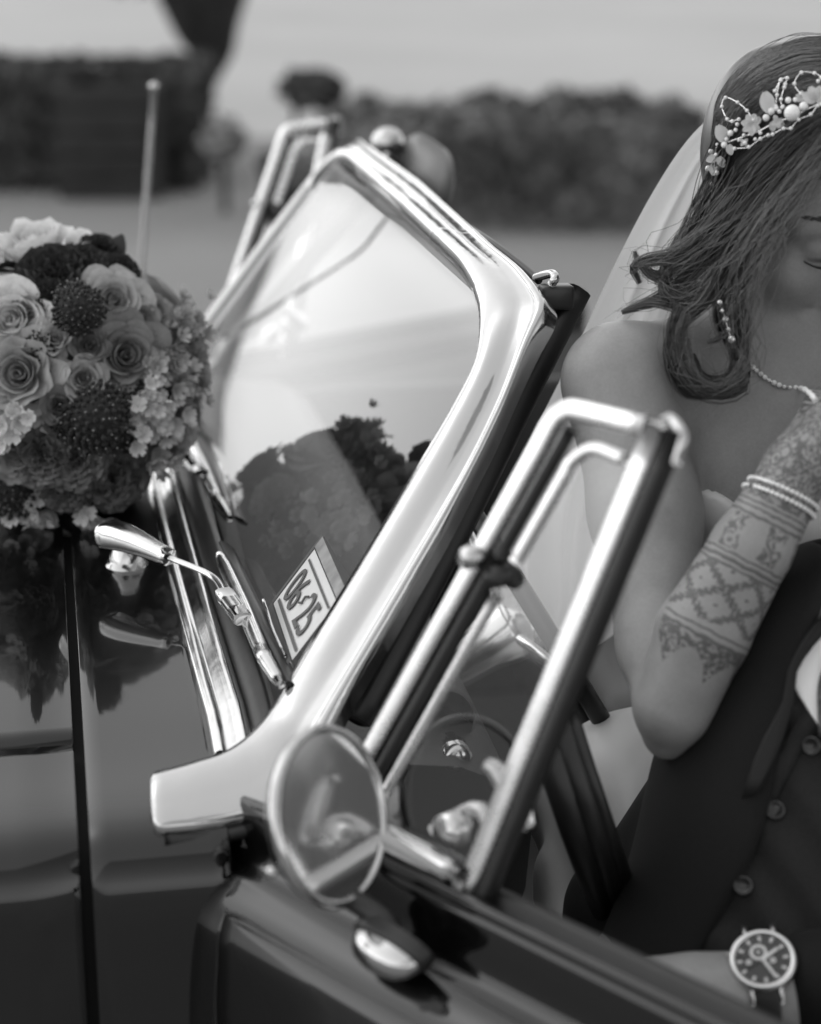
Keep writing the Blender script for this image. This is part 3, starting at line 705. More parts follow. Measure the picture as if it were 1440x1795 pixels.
def carnation(u, v, rpx, tone, sink=.026, face=.3, lab=None):
    key = (tone, random.randrange(2))
    if key not in CARN: CARN[key] = carnation_mesh(PM[tone], len(CARN) + 3)
    P, n = on_ball(u, v, sink); s = rpx * np.linalg.norm(P - EYE) / FPX / .95; n = nrm(n + TOCAM(P) * face)
    return put('carnation', CARN[key], P - n * s * .3, n, s, random.uniform(0, 6), bouquet, lab)
def scab_meshes():
    mb = MB(); mb.sphere((0, 0, 0), .78, 10); rs = np.random.RandomState(4); md = MB()
    for k in range(190):
        z = 1 - 1.75 * (k + .5) / 190; th = k * 2.39996; r = math.sqrt(1 - z * z); d = np.array([r * math.cos(th), r * math.sin(th), z]); j = rs.uniform(.82, 1.0)
        t = nrm(np.cross(d, [0.3, .2, 1])); b = np.cross(d, t); w_ = .085
        V = [d * j + t * w_, d * j + b * w_, d * j - t * w_, d * j - b * w_, d * (j + .09), d * (j - .2)]
        mb.add(V, [(0, 1, 4), (1, 2, 4), (2, 3, 4), (3, 0, 4), (1, 0, 5), (2, 1, 5), (3, 2, 5), (0, 3, 5)])
        if k % 2 == 0:
            q = nrm(d + rs.normal(0, .06, 3)) * 1.10; e = .030
            md.add([q + t * e, q + b * e, q - t * e, q - b * e, q + d * e, q - d * e], [(0, 1, 4), (1, 2, 4), (2, 3, 4), (3, 0, 4), (1, 0, 5), (2, 1, 5), (3, 2, 5), (0, 3, 5)])
    return raw_mesh(mb, 'scabious', PM['dark']), raw_mesh(md, 'anthers', M['anther'])
SCAB = scab_meshes()
def scabious(u, v, rpx, dots=True, sink=.014, lab=None):
    P, n = on_ball(u, v, sink); s = rpx * np.linalg.norm(P - EYE) / FPX / .95
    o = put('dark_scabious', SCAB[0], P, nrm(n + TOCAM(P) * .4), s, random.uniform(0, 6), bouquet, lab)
    if dots:
        c = bpy.data.objects.new('anthers', SCAB[1]); COL.objects.link(c); c.parent = o
    return o
def floret_mesh(name, mat, n=5, wd=.5, cup=.35, seed=0):
    mb = MB(); rs = np.random.RandomState(seed)
    for k in range(n):
        th = 6.283 * k / n + rs.uniform(-.15, .15); d = np.array([math.cos(th), math.sin(th), 0]); t = np.array([-math.sin(th), math.cos(th), 0]); G = []
        for v in np.linspace(0.02, 1, 5):
            w_ = wd * math.sin(min(v * 1.25, 1) * math.pi * .72) ; G.append([d * v + t * a * w_ + np.array([0, 0, cup * v * v + .12 * a * a * v]) for a in np.linspace(-1, 1, 4)])
        mb.grid(G)
    mb.sphere((0, 0, .08), .16, 5)
    return raw_mesh(mb, name, mat)
FLO = {('cream', 0): floret_mesh('small_blossom', PM['cream'], 5, .5, .5, 1), ('cream', 1): floret_mesh('small_blossom', PM['cream'], 6, .42, .9, 2), ('pale', 0): floret_mesh('small_blossom', PM['pale'], 5, .42, .6, 3), ('pale', 1): floret_mesh('small_blossom', PM['pale'], 6, .36, .9, 4), ('mid', 0): floret_mesh('small_blossom', PM['mid'], 6, .26, .5, 5), ('mid', 1): floret_mesh('small_blossom', PM['mid'], 7, .2, .8, 6)}
def blossoms(u, v, spread, n, tone, rpx, sink=0.0, seed=0):
    rs = np.random.RandomState(seed)
    for k in range(n):
        a, b = rs.normal(0, spread * .5, 2); P, nv = on_ball(u + a, v + b, sink + rs.uniform(-.012, .006)); s = rpx * rs.uniform(.7, 1.2) * np.linalg.norm(P - EYE) / FPX
        put('small_blossom', FLO[(tone, k % 2)], P, nrm(nv + TOCAM(P) * .4 + rs.normal(0, .45, 3)), s, rs.uniform(0, 6), bouquet)
def spiky_mesh(mat, seed):
    mb = MB(); rs = np.random.RandomState(seed)
    for k in range(90):
        z = 1 - 1.35 * (k + .5) / 90; th = k * 2.39996; r = math.sqrt(max(0, 1 - z * z)); d = nrm(np.array([r * math.cos(th), r * math.sin(th), z]) + rs.normal(0, .08, 3)); t = nrm(np.cross(d, [.3, .2, 1])); b = np.cross(d, t); L = rs.uniform(.8, 1.1)
        mb.grid([[d * (.25 + .75 * v * L) + t * a * .075 * (math.sin(math.pi * min(1, .25 + v * .72)) ) + b * (.03 * (1 - a * a) + .10 * v * v) for a in (-1, 0, 1)] for v in np.linspace(0, 1, 4)])
    return raw_mesh(mb, 'aster', mat)
SPIKY = {k: spiky_mesh(PM[k], 3 + i) for i, k in enumerate(('pale', 'mid'))}
def aster(u, v, rpx, tone='mid', sink=0.0):
    P, n = on_ball(u, v, sink); s = rpx * np.linalg.norm(P - EYE) / FPX
    put('aster', SPIKY[tone], P - n * s * .3, nrm(n + TOCAM(P) * .2), s, random.uniform(0, 6), bouquet)
# green heart of the posy, leaves, stems
mb = MB(); K = 14
mb.grid([[BC + BR * .86 * np.array([math.sin(a) * math.cos(b), math.sin(a) * math.sin(b), math.cos(a)]) * (1 + .07 * math.sin(5 * b + 3 * a)) for b in np.linspace(0, 2 * math.pi, 25)] for a in np.linspace(.02, math.pi - .4, K)]); mb.build('greenery', M['sepal'], bouquet)
sd_ = nrm([-.62, .70, -.16])
for k in range(11):
    a, b = random.uniform(-.025, .025), random.uniform(-.02, .02); s0 = BC + np.array([a, a * .6, b])
    MB().tube(cr([s0, s0 + sd_ * .16 + [0, 0, .01], s0 + sd_ * .32 + [random.uniform(-.02, .02), 0, -.0]], 8), .0035, 6).build('stem', M['stem'], bouquet)
def leaf_mesh():
    mb = MB(); G = []
    for v in np.linspace(0, 1, 8):
        w_ = .30 * math.sin(math.pi * min(1, v * .93 + .04)) ** .8
        G.append([(v, a * w_, .12 * math.sin(v * 2.4) - .10 * abs(a) * w_) for a in np.linspace(-1, 1, 5)])
    mb.grid(G); return raw_mesh(mb, 'leaf', M['sepal'])
LEAF = leaf_mesh()
for k in range(46):
    u, v = random.uniform(-60, 340), random.uniform(400, 910); P, n = on_ball(u, v, .042)
    s = random.uniform(.035, .055); o = put('leaf', LEAF, P, nrm(n * .5 + np.random.normal(0, .6, 3)), s, random.uniform(0, 6), bouquet)
# the side turned to the windshield and the far side
def place_back(th, z, rpx, tone, kind):
    n0 = nrm([math.cos(th), math.sin(th), z]); P = BC + BR * n0; s = rpx * 2.2 / FPX
    if kind == 0:
        key = (tone, random.randrange(2))
        if key not in CARN: CARN[key] = carnation_mesh(PM[tone], len(CARN) + 3)
        put('carnation', CARN[key], P - n0 * s * .3, n0, s, random.uniform(0, 6), bouquet)
    else:
        o = put('rose', mm(random.choice(HEARTS), PM[tone]), P - n0 * s * .4, n0, s, random.uniform(0, 6), bouquet)
        for L in range(1, 5):
            for j in range(4):
                c = bpy.data.objects.new('petal', mm(random.choice(PETALS[L]), PM[tone])); COL.objects.link(c); c.parent = o; c.rotation_euler = (0, 0, j * 1.571 + L * 1.1)
BACKS = [(a, z) for z in (-.35, .15, .6) for a in np.arange(-.35, 2.9, .52)]
# flowers, each at the place it has in the posy
rose(62, 425, 92, 'cream', True, 5, (0, .35), .5, lab='largest pale ruffled rose at the top of the posy')
rose(20, 560, 74, 'cream', False, 5, lab='cream rose with smooth petals on the left of the posy')
rose(200, 525, 58, 'pale', False, 5, (.1, .1), face=1.8, lab='rose with the tight spiral heart')
rose(222, 622, 66, 'mid', False, 5, (.1, 0), face=1.4)
rose(148, 662, 44, 'pale', False, 4, face=.7)
rose(32, 655, 78, 'pale', True, 5, face=.7, lab='ruffled garden rose with wavy petals')
rose(158, 605, 38, 'dusky', False, 4, face=.6)
rose(104, 712, 34, 'dusky', False, 4, face=.6)
rose(44, 540, 30, 'mid', False, 3)
rose(250, 560, 42, 'mid', False, 4, (.3, 0))
rose(135, 510, 46, 'mid', False, 3, sink=.012)
rose(97, 592, 34, 'pale', True, 3, (0, .2))
rose(28, 795, 50, 'mid', True, 5)
rose(272, 545, 34, 'mid', False, 4, (.4, .2))
rose(-70, 480, 80, 'pale', False, 4); rose(-80, 680, 80, 'mid', True, 4); rose(-60, 830, 60, 'cream', False, 4)
carnation(95, 468, 70, 'dark', sink=-.004); carnation(150, 455, 50, 'dark', sink=-.004); carnation(178, 432, 40, 'dark', sink=-.008); carnation(212, 470, 40, 'dark', sink=-.006)
carnation(40, 500, 44, 'dark', sink=.0); carnation(92, 515, 44, 'dark', sink=.0); carnation(75, 590, 40, 'dark', sink=.005)
carnation(66, 805, 66, 'mid', sink=-.004, lab='ruffled mid grey carnation'); carnation(132, 815, 66, 'mid', sink=-.002); carnation(205, 850, 68, 'dusky', sink=-.004, lab='dark shaggy carnation low in the posy'); carnation(175, 785, 55, 'mid'); carnation(255, 790, 46, 'dusky', sink=.004); carnation(118, 870, 50, 'dusky', sink=.0)
scabious(136, 552, 46, sink=-.012); scabious(172, 732, 62, sink=.0, lab='dark scabious dotted with pale anthers'); scabious(12, 872, 54); scabious(120, 735, 36, False); scabious(70, 600, 34, False); scabious(240, 700, 34, False)
blossoms(32, 735, 34, 14, 'cream', 17, -.012, 1); blossoms(258, 690, 36, 20, 'cream', 15, -.010, 2); blossoms(238, 735, 36, 18, 'cream', 15, -.010, 3); blossoms(285, 740, 30, 14, 'cream', 15, -.008, 4); blossoms(262, 800, 26, 10, 'pale', 15, -.006, 5)
blossoms(300, 600, 44, 30, 'mid', 17, -.004, 6); blossoms(320, 570, 36, 20, 'pale', 14, -.004, 7); blossoms(290, 650, 40, 22, 'pale', 15, -.008, 12); blossoms(320, 690, 30, 12, 'mid', 15, 0, 13)
aster(335, 635, 52); aster(310, 650, 44, 'pale'); aster(345, 590, 36); aster(318, 700, 40)
blossoms(50, 905, 42, 16, 'cream', 14, .0, 8); blossoms(90, 918, 26, 8, 'cream', 14, .0, 9); blossoms(150, 893, 14, 5, 'cream', 14, -.004, 10); blossoms(256, 884, 10, 3, 'cream', 10, -.006, 11); blossoms(210, 905, 26, 7, 'pale', 13, 0, 14)
for k, (a, z) in enumerate(BACKS): place_back(a + .26 * (k % 2), z, random.uniform(52, 74), random.choice(('pale', 'mid', 'cream', 'pale')), k % 2)
# ================================================================ PEOPLE: smooth solids blended into one surface
def smin(a, b, k):
    if k <= 0: return np.minimum(a, b)
    h = np.maximum(k - np.abs(a - b), 0) / k; return np.minimum(a, b) - h * h * k * .25
def d_cap(p, a, b, ra, rb):
    a = np.asarray(a, float); ba = np.asarray(b, float) - a; t = np.clip(((p - a) @ ba) / (ba @ ba + 1e-12), 0, 1)
    return np.linalg.norm(p - a - t[..., None] * ba, axis=-1) - (ra + (rb - ra) * t)
def d_ell(p, c, r, A=None):
    q = p - np.asarray(c, float)
    if A is not None: q = q @ np.asarray(A, float).T
    r = np.asarray(r, float); k0 = np.linalg.norm(q / r, axis=-1); k1 = np.linalg.norm(q / r ** 2, axis=-1) + 1e-9
    return k0 * (k0 - 1) / k1
class SDF:
    def __init__(s): s.p = []
    def cap(s, a, b, ra, rb=None, k=.02): s.p.append(('c', np.asarray(a, float), np.asarray(b, float), ra, ra if rb is None else rb, k)); return s
    def ell(s, c, r, k=.02, A=None): s.p.append(('e', np.asarray(c, float), r, A, k)); return s
    def cut(s, c, r, k=.01, A=None): s.p.append(('x', np.asarray(c, float), r, A, k)); return s
    def path(s, P, R, k=.02):
        for i in range(len(P) - 1): s.cap(P[i], P[i + 1], R[i], R[i + 1], k if i == 0 else min(k, .02))
        return s
    def __call__(s, q):
        d = None
        for e in s.p:
            if e[0] == 'c': v = d_cap(q, *e[1:5])
            else: v = d_ell(q, e[1], e[2], e[3])
            k = e[-1]
            if d is None: d = v
            elif e[0] == 'x': d = -smin(-d, v, k)
            else: d = smin(d, v, k)
        return d
def surf(f, lo, hi, h, refine=1, proj=2):
    lo, hi = np.asarray(lo, float), np.asarray(hi, float); n = np.ceil((hi - lo) / h).astype(int) + 1
    ax = [lo[i] + h * np.arange(n[i]) for i in range(3)]
    B = 4; nb = -(-n // B); bc = [lo[i] + h * (np.arange(nb[i]) * B + (B - 1) / 2) for i in range(3)]
    cen = np.stack(np.meshgrid(*bc, indexing='ij'), -1); dc = f(cen); near = np.abs(dc) < 7.5 * h
    val = np.repeat(np.repeat(np.repeat(dc, B, 0), B, 1), B, 2)
    J = np.argwhere(near)
    o3 = np.stack(np.meshgrid(range(B), range(B), range(B), indexing='ij'), -1).reshape(-1, 3)
    for ch in range(0, len(J), 4000):
        q = (J[ch:ch + 4000] * B)[:, None] + o3[None]; v_ = f(lo + h * q); val[q[..., 0], q[..., 1], q[..., 2]] = v_
    val = val[:n[0], :n[1], :n[2]]
    ins = val < 0
    c = ins[:-1, :-1, :-1].astype(int)
    S_ = sum(ins[i:n[0] - 1 + i, j:n[1] - 1 + j, k:n[2] - 1 + k].astype(int) for i in (0, 1) for j in (0, 1) for k in (0, 1))
    act = (S_ > 0) & (S_ < 8); idx = -np.ones(act.shape, int); I = np.argwhere(act); idx[act] = np.arange(len(I))
    acc = np.zeros((len(I), 3)); cnt = np.zeros(len(I))
    offs = [(i, j, k) for i in (0, 1) for j in (0, 1) for k in (0, 1)]
    for a in offs:
        for d_ in range(3):
            if a[d_]: continue
            b = list(a); b[d_] = 1
            va = val[I[:, 0] + a[0], I[:, 1] + a[1], I[:, 2] + a[2]]; vb = val[I[:, 0] + b[0], I[:, 1] + b[1], I[:, 2] + b[2]]
            m = (va < 0) != (vb < 0); t = np.where(m, va / (va - vb + 1e-15), 0); P = np.tile(np.array(a, float), (len(I), 1)); P[:, d_] += t
            acc += P * m[:, None]; cnt += m
    V = lo + h * (I + acc / cnt[:, None]); F = []
    for d_ in range(3):
        e1, e2 = (d_ + 1) % 3, (d_ + 2) % 3
        s0 = [slice(1, -1)] * 3; s0[d_] = slice(0, -1); s1 = list(s0); s1[d_] = slice(1, None)
        a, b = ins[tuple(s0)], ins[tuple(s1)]
        for flip, mk in ((0, a & ~b), (1, ~a & b)):
            J = np.argwhere(mk); J = J + 1; J[:, d_] -= 1
            if not len(J): continue
            def g(o1, o2):
                K_ = J.copy(); K_[:, e1] += o1; K_[:, e2] += o2; return idx[K_[:, 0], K_[:, 1], K_[:, 2]]
            q = np.stack([g(-1, -1), g(0, -1), g(0, 0), g(-1, 0)], 1); F.append(q[:, ::-1] if flip else q)
    F = np.concatenate(F); F = F[(F >= 0).all(1)]
    def toward(V, m):
        for _ in range(m):
            e = h * .2; d0 = f(V); g_ = np.stack([(f(V + np.eye(3)[i] * e) - d0) / e for i in range(3)], 1)
            V = V - g_ * (d0 / (np.sum(g_ * g_, 1) + 1e-9))[:, None].clip(-h, h)
        return V
    for _ in range(refine):
        E_ = np.sort(np.concatenate([F[:, [0, 1]], F[:, [1, 2]], F[:, [2, 3]], F[:, [3, 0]]]), 1)
        key = E_[:, 0].astype(np.int64) * len(V) + E_[:, 1]; uk, inv = np.unique(key, return_inverse=True)
        ue = np.stack([uk // len(V), uk % len(V)], 1); nf = len(F); nV = len(V)
        em = (V[ue[:, 0]] + V[ue[:, 1]]) / 2; fm = V[F].mean(1)
        e = inv.reshape(4, nf) + nV; cidx = nV + len(ue) + np.arange(nf)
        V = np.concatenate([V, em, fm])
        F = np.concatenate([np.stack([F[:, 0], e[0], cidx, e[3]], 1), np.stack([e[0], F[:, 1], e[1], cidx], 1), np.stack([cidx, e[1], F[:, 2], e[2]], 1), np.stack([e[3], cidx, e[2], F[:, 3]], 1)])
    return toward(V, proj), F
def trace(f, U_, V_, d0=1.2, dmax=2.4):
    """depth at which the pixel rays meet a solid (nan where they miss)"""
    U_ = np.atleast_1d(np.asarray(U_, float)); V_ = np.atleast_1d(np.asarray(V_, float))
    D_ = np.array([ray(a, b) for a, b in zip(U_, V_)]); t = np.full(len(U_), d0)
    for _ in range(70): t = np.minimum(t + f(EYE + D_ * t[:, None]) * .8, dmax)
    hit = np.abs(f(EYE + D_ * t[:, None])) < .004
    return np.where(hit, t, np.nan)
def solid(name, f, lo, hi, h, mat, parent=None, refine=1, attrs=None, proj=2):
    V, F = surf(f, lo, hi, h, refine, proj); mb = MB(); mb.v.append(V); mb.nv = len(V); mb.f = F.tolist(); o = mb.build(name, mat, parent)
    if attrs:
        for k, fn in attrs.items():
            A = fn(V).astype(np.float32)
            at = o.data.attributes.new(k, 'FLOAT' if A.ndim == 1 else 'FLOAT_VECTOR', 'POINT'); at.data.foreach_set('value' if A.ndim == 1 else 'vector', A.ravel())
    return o
# ---- skin with a henna design in forearm coordinates (x along the arm, y round it, z how much)
def skin_mat(name, g, henna=False):
    t = NT(name); tone = t.n('ShaderNodeAttribute', attribute_name='tone').outputs['Fac']
    b = t.math('MULTIPLY', t.math('MULTIPLY', t.mr(t.noise(28, 6, .65), .3, .7, g * .88, g * 1.10), t.mr(t.noise(420, 2), .3, .7, .95, 1.05)), tone)
    nr = t.bump(t.math('ADD', t.noise(700, 4, .7), t.math('MULTIPLY', t.noise(60, 3), 1.5)), .28, .0012)
    if henna:
        at = t.n('ShaderNodeAttribute', attribute_name='henna'); sx = t.n('ShaderNodeSeparateXYZ'); t.l(at.outputs['Vector'], sx.inputs[0])
        X, Y, Z = sx.outputs[0], sx.outputs[1], sx.outputs[2]
        wob = t.math('MULTIPLY', t.math('SUBTRACT', t.noise(120, 2, .5, at.outputs['Vector']), .5), .004)
        X = t.math('ADD', X, wob)
        def line(pos, wd): return t.math('LESS_THAN', t.math('ABSOLUTE', t.math('SUBTRACT', X, pos)), wd)
        def band(a, b_): return t.math('MULTIPLY', t.math('GREATER_THAN', X, a), t.math('LESS_THAN', X, b_))
        def OR(*q):
            r = q[0]
            for s_ in q[1:]: r = t.math('MAXIMUM', r, s_)
            return r
        lines = OR(*[line(p, w_) for p, w_ in ((.064, .0012), (.070, .0009), (.123, .0010), (.1275, .0016), (.133, .0009), (.168, .0012), (.174, .0010), (.179, .0008))])
        # lattice of leafy diagonals with a dot in every diamond
        sc = 1 / .030
        a = t.math('MULTIPLY', t.math('ADD', X, t.math('MULTIPLY', Y, .9)), sc); c = t.math('MULTIPLY', t.math('SUBTRACT', X, t.math('MULTIPLY', Y, .9)), sc)
        fa = t.math('ABSOLUTE', t.math('SUBTRACT', t.math('FRACT', a), .5)); fc = t.math('ABSOLUTE', t.math('SUBTRACT', t.math('FRACT', c), .5))
        jag = t.math('MULTIPLY', t.math('ABSOLUTE', t.math('SINE', t.math('MULTIPLY', X, 900))), .10)
        jag2 = t.math('MULTIPLY', t.math('ABSOLUTE', t.math('SINE', t.math('MULTIPLY', Y, 900))), .10)
        lat = OR(t.math('GREATER_THAN', fa, t.math('SUBTRACT', .44, jag)), t.math('GREATER_THAN', fc, t.math('SUBTRACT', .44, jag2)))
        dot = t.math('LESS_THAN', t.math('ADD', t.math('MULTIPLY', fa, fa), t.math('MULTIPLY', fc, fc)), .0045)
        lattice = t.math('MULTIPLY', OR(lat, dot), band(.076, .122))
        lattice = t.math('MULTIPLY', lattice, t.math('GREATER_THAN', t.noise(420, 2, .5, at.outputs['Vector']), .40))
        # flowers and scrolls
        vd = t.vor(85, 'F1', at.outputs['Vector']); rings = t.math('GREATER_THAN', t.math('SINE', t.math('MULTIPLY', vd, 15)), .1)
        ve = t.vor(85, 'DISTANCE_TO_EDGE', at.outputs['Vector']); n1 = t.noise(210, 4, .6, at.outputs['Vector'], 1.2)
        fl = t.math('MULTIPLY', OR(rings, t.math('LESS_THAN', ve, .07)), t.math('GREATER_THAN', n1, .44))
        panel_ = t.math('GREATER_THAN', t.math('SINE', t.math('ADD', t.math('MULTIPLY', Y, 210), t.math('MULTIPLY', t.noise(60, 2, .5, at.outputs['Vector']), 3))), -.15)
        f2 = t.math('MULTIPLY', t.math('MULTIPLY', fl, panel_), band(.136, .166))
        f3 = t.math('MULTIPLY', fl, band(.182, .30))
        f1 = t.math('MULTIPLY', t.math('MULTIPLY', OR(fl, t.math('GREATER_THAN', n1, .52)), t.math('GREATER_THAN', X, t.math('ADD', .030, t.math('MULTIPLY', t.math('ABSOLUTE', t.math('SINE', t.math('MULTIPLY', Y, 95))), .022)))), t.math('LESS_THAN', X, .063))
        h_ = t.math('MULTIPLY', OR(lines, lattice, f1, f2, f3), Z)
        b = t.math('MULTIPLY', b, t.math('SUBTRACT', 1, t.math('MULTIPLY', h_, .62)))
    p = t.pbsdf(b, .42, 0, nr, Specular_IOR_Level=.42, Subsurface_Weight=.12, Subsurface_Scale=.01)
    p.inputs['Subsurface Radius'].default_value = (.6, .6, .6)
    return t.done(p)
M['skin'] = skin_mat('bride_skin', .25, True); M['skin2'] = skin_mat('groom_skin', .26)
def head(f, O, hr, hu, hf, s=1.0):
    H = lambda x, y, z: np.asarray(O) + (hr * x + hu * y + hf * z) * s
    A = np.array([hr, hu, hf]); E = lambda c, r, k=.02: f.ell(H(*c), np.array(r) * s, k * s, A)
    C_ = lambda a, b, ra, rb, k=.012: f.cap(H(*a), H(*b), ra * s, rb * s, k * s)
    E((0, .035, -.022), (.073, .090, .094), .03); E((0, -.045, .022), (.055, .070, .062), .04); E((0, .035, .03), (.064, .06, .056), .03)
    E((0, -.108, .062), (.020, .016, .016), .03)
    for q in (-1, 1):
        E((q * .043, -.029, .055), (.029, .026, .027), .025); E((q * .050, -.07, .02), (.022, .04, .034), .03)
        C_((q * .012, .022, .080), (q * .046, .019, .064), .010, .009, .014)
        f.cut(H(q * .032, .003, .100), np.array((.017, .012, .016)) * s, .016 * s, A)
        E((q * .032, .0, .0715), (.0155, .0125, .0125), .004)
        E((q * .013, -.041, .091), (.0095, .008, .010), .008)
        E((q * .075, -.012, -.012), (.010, .030, .018), .012)
        C_((q * .031, -.0615, .0735), (0, -.070, .0885), .0036, .0060, .008); C_((q * .030, -.064, .0735), (0, -.0835, .0865), .0034, .0068, .008); f.cut(H(q * .0345, -.061, .079), np.array((.004, .010, .007)) * s, .008 * s, A)
    C_((0, .012, .082), (0, -.030, .102), .0085, .0105, .014); E((0, -.036, .101), (.0115, .0095, .011), .010)
    f.cut(H(0, -.0735, .094), np.array((.026, .0034, .014)) * s, .004 * s, A)
    return H, A
def hand(f, wrist, fwd_, nrm_, side, r=.9, curl=.7, spread=1.0):
    """palm, four bent fingers of different lengths, thumb from the side of the palm"""
    fwd_ = nrm(fwd_); up = nrm(np.asarray(nrm_) - fwd_ * (np.asarray(nrm_) @ fwd_)); lat = np.cross(fwd_, up) * side
    w_ = np.asarray(wrist, float)
    for q in (-.026, -.009, .009, .026): f.cap(w_ + lat * q * .55, w_ + fwd_ * .088 * r + lat * q * r, .017 * r, .0125 * r, .02)
    for q, L, a0 in ((-.030, .062, .05), (-.010, .074, 0), (.010, .078, 0), (.030, .070, -.05)):
        p = w_ + fwd_ * .090 * r + lat * q * r; d = nrm(fwd_ + lat * q * 4 * spread * .3); an = curl * .6
        for k, (l_, rr) in enumerate(((.44, .0088), (.32, .0080), (.24, .0070))):
            dd = d * math.cos(an) - up * math.sin(an); p2 = p + dd * L * l_ * r * 1.25; f.cap(p, p2, rr * r, (rr - .0008) * r, .006 if k else .010); p = p2; an += curl * .75
    p = w_ + fwd_ * .022 * r + lat * .024 * r
    for (dl, rr) in ((.042, .013), (.032, .0105), (.026, .009)):
        d = nrm(fwd_ * .75 + lat * .62 - up * .35); p2 = p + d * dl * r; f.cap(p, p2, rr * r, (rr - .0018) * r, .012); p = p2; lat_ = lat
    return f

# ---------------------------------------------------------------- bride
HO = atd(1412, 374, 1.80); hf = nrm(-FV * .90 + RV * .38 - UV * .26); hr = nrm(np.cross(hf, UV)) * -1.0; hu = np.cross(hf, hr) if np.cross(hf, hr)[2] > 0 else -np.cross(hf, hr)
if hr @ RV < 0: hr = -hr
fb = SDF()
elb = atd(1182, 1240, 1.63); wri = atd(1404, 815, 1.62); shR = atd(1088, 668, 1.755)
fb.path([atd(1400, 720, 1.83), atd(1440, 590, 1.835)], [.056, .050], .03)
HB, HA = head(fb, HO, hr, hu, hf)
fb.path([atd(1400, 660, 1.84), atd(1250, 640, 1.82), shR], [.045, .044, .046], .05)
fb.path([atd(1460, 670, 1.86), atd(1600, 690, 1.9), atd(1690, 760, 1.90)], [.045, .044, .046], .05)
fb.ell(atd(1395, 860, 1.87), (.150, .105, .17), .06, np.array([RV, FV, UV]))
fb.cap(atd(1190, 730, 1.79), atd(1540, 790, 1.82), .052, .052, .06)
fb.ell(atd(1292, 850, 1.80), (.066, .058, .062), .03); fb.ell(atd(1500, 880, 1.82), (.066, .058, .062), .03)
fb.path([atd(1400, 1000, 1.88), atd(1405, 1250, 1.93), atd(1410, 1480, 1.98)], [.115, .100, .135], .05)
fb.path([shR, atd(1132, 900, 1.725), atd(1166, 1130, 1.68), elb + FV * .012], [.049, .046, .037, .030], .02)
fb.path([elb, atd(1232, 1110, 1.622), atd(1318, 960, 1.615), wri], [.0315, .0385, .033, .0255], .005)
fb.path([atd(1690, 760, 1.90), atd(1740, 1000, 1.86), atd(1700, 1250, 1.80)], [.048, .043, .036], .02); fb.path([atd(1700, 1250, 1.80), atd(1690, 1400, 1.84), atd(1640, 1480, 1.84)], [.036, .034, .026], .012)
hand(fb, wri, atd(1470, 700, 1.66) - wri, nrm(-FV * .6 - RV * .8), 1, .92, .75)
hand(fb, atd(1640, 1480, 1.84), RV * .3 - UV, -FV + RV * .2, 1, .92, .4)
for q in (0, 1): fb.path([atd(1410 + q * 60, 1500, 1.98), atd(1150 + q * 40, 1560, 1.95 + q * .1), atd(1120, 1750, 1.9 + q * .15)], [.085, .062, .045], .03)
fb.cap(elb + FV * .010, atd(1171, 1292, 1.648), .026, .0185, .02)
FA = nrm(wri - elb); FL = np.linalg.norm(wri - elb); fe1 = nrm(np.cross(FA, FV)); fe2 = np.cross(FA, fe1)
def henna_attr(V):
    q = V - elb; x = q @ FA; a = np.arctan2(q @ fe1, q @ fe2); rr = np.hypot(q @ fe1, q @ fe2)
    m = ((rr < .075) & (x > -.02) & ((V - elb) @ FA < .45)).astype(float)
    # upper arm stays bare
    P = atd(1132, 900, 1.70); ua = nrm(shR - elb); m *= ((q @ FA) > (q @ ua) * 1.02)
    return np.stack([x, a * .034, m], 1)
def face_tone(Hf, A, O, lip=.55):
    def fn(V):
        q = (V - O) @ A.T; t = np.ones(len(V))
        m = np.exp(-(((np.abs(q[:, 0])) / .023) ** 4 + ((q[:, 1] + .0755 + .0 * q[:, 0]) / .0105) ** 4)) * (q[:, 2] > .06); t *= 1 - (1 - lip) * m
        for s_ in (-1, 1):
            m = np.exp(-(((q[:, 0] - s_ * .033) / .017) ** 4 + ((q[:, 1] + .0065) / .0022) ** 2)) * (q[:, 2] > .05); t *= 1 - .6 * m
            m = np.exp(-(((q[:, 0] - s_ * .033) / .019) ** 4 + ((q[:, 1] - .004) / .007) ** 2)) * (q[:, 2] > .05); t *= 1 - .28 * m
        return t
    return fn
bride_lo = np.array([.18, 1.38, .42]); bride_hi = np.array([1.06, 2.32, 1.52])
bride = solid('person', fb, bride_lo, bride_hi, .0065, M['skin'], None, 1, {'henna': henna_attr, 'tone': face_tone(HB, HA, HO)}, 3)
tag(bride, 'smiling bride in strapless dress with hennaed forearm, leaning chin on hand', 'person')
# strapless dress
ft_ = SDF(); ft_.ell(atd(1395, 900, 1.87), (.152, .107, .14), .05, np.array([RV, FV, UV])); ft_.ell(atd(1292, 862, 1.80), (.068, .061, .056), .03); ft_.ell(atd(1500, 890, 1.82), (.068, .061, .056), .03)
ft_.path([atd(1400, 1000, 1.88), atd(1405, 1250, 1.93), atd(1410, 1480, 1.98)], [.118, .104, .14], .05)
for q in (0, 1): ft_.path([atd(1410 + q * 60, 1500, 1.98), atd(1150 + q * 40, 1545, 1.95 + q * .1), atd(1080, 1750, 1.9 + q * .15)], [.10, .10, .09], .05)
ft_.path([atd(1250, 1480, 1.90), atd(1110, 1400, 1.93), atd(1010, 1380, 1.98)], [.10, .08, .05], .06)
ztop = atd(1300, 848, 1.80)[2]
def dress_f(P):
    d = ft_(P) - .004; fold = .006 * np.sin(P[..., 0] * 95 + P[..., 2] * 40 + 6 * np.sin(P[..., 1] * 18)) * np.clip((.80 - P[..., 2]) / .15, 0, 1)
    return np.maximum(d + fold, P[..., 2] - ztop - .012 * np.sin(P[..., 0] * 60))
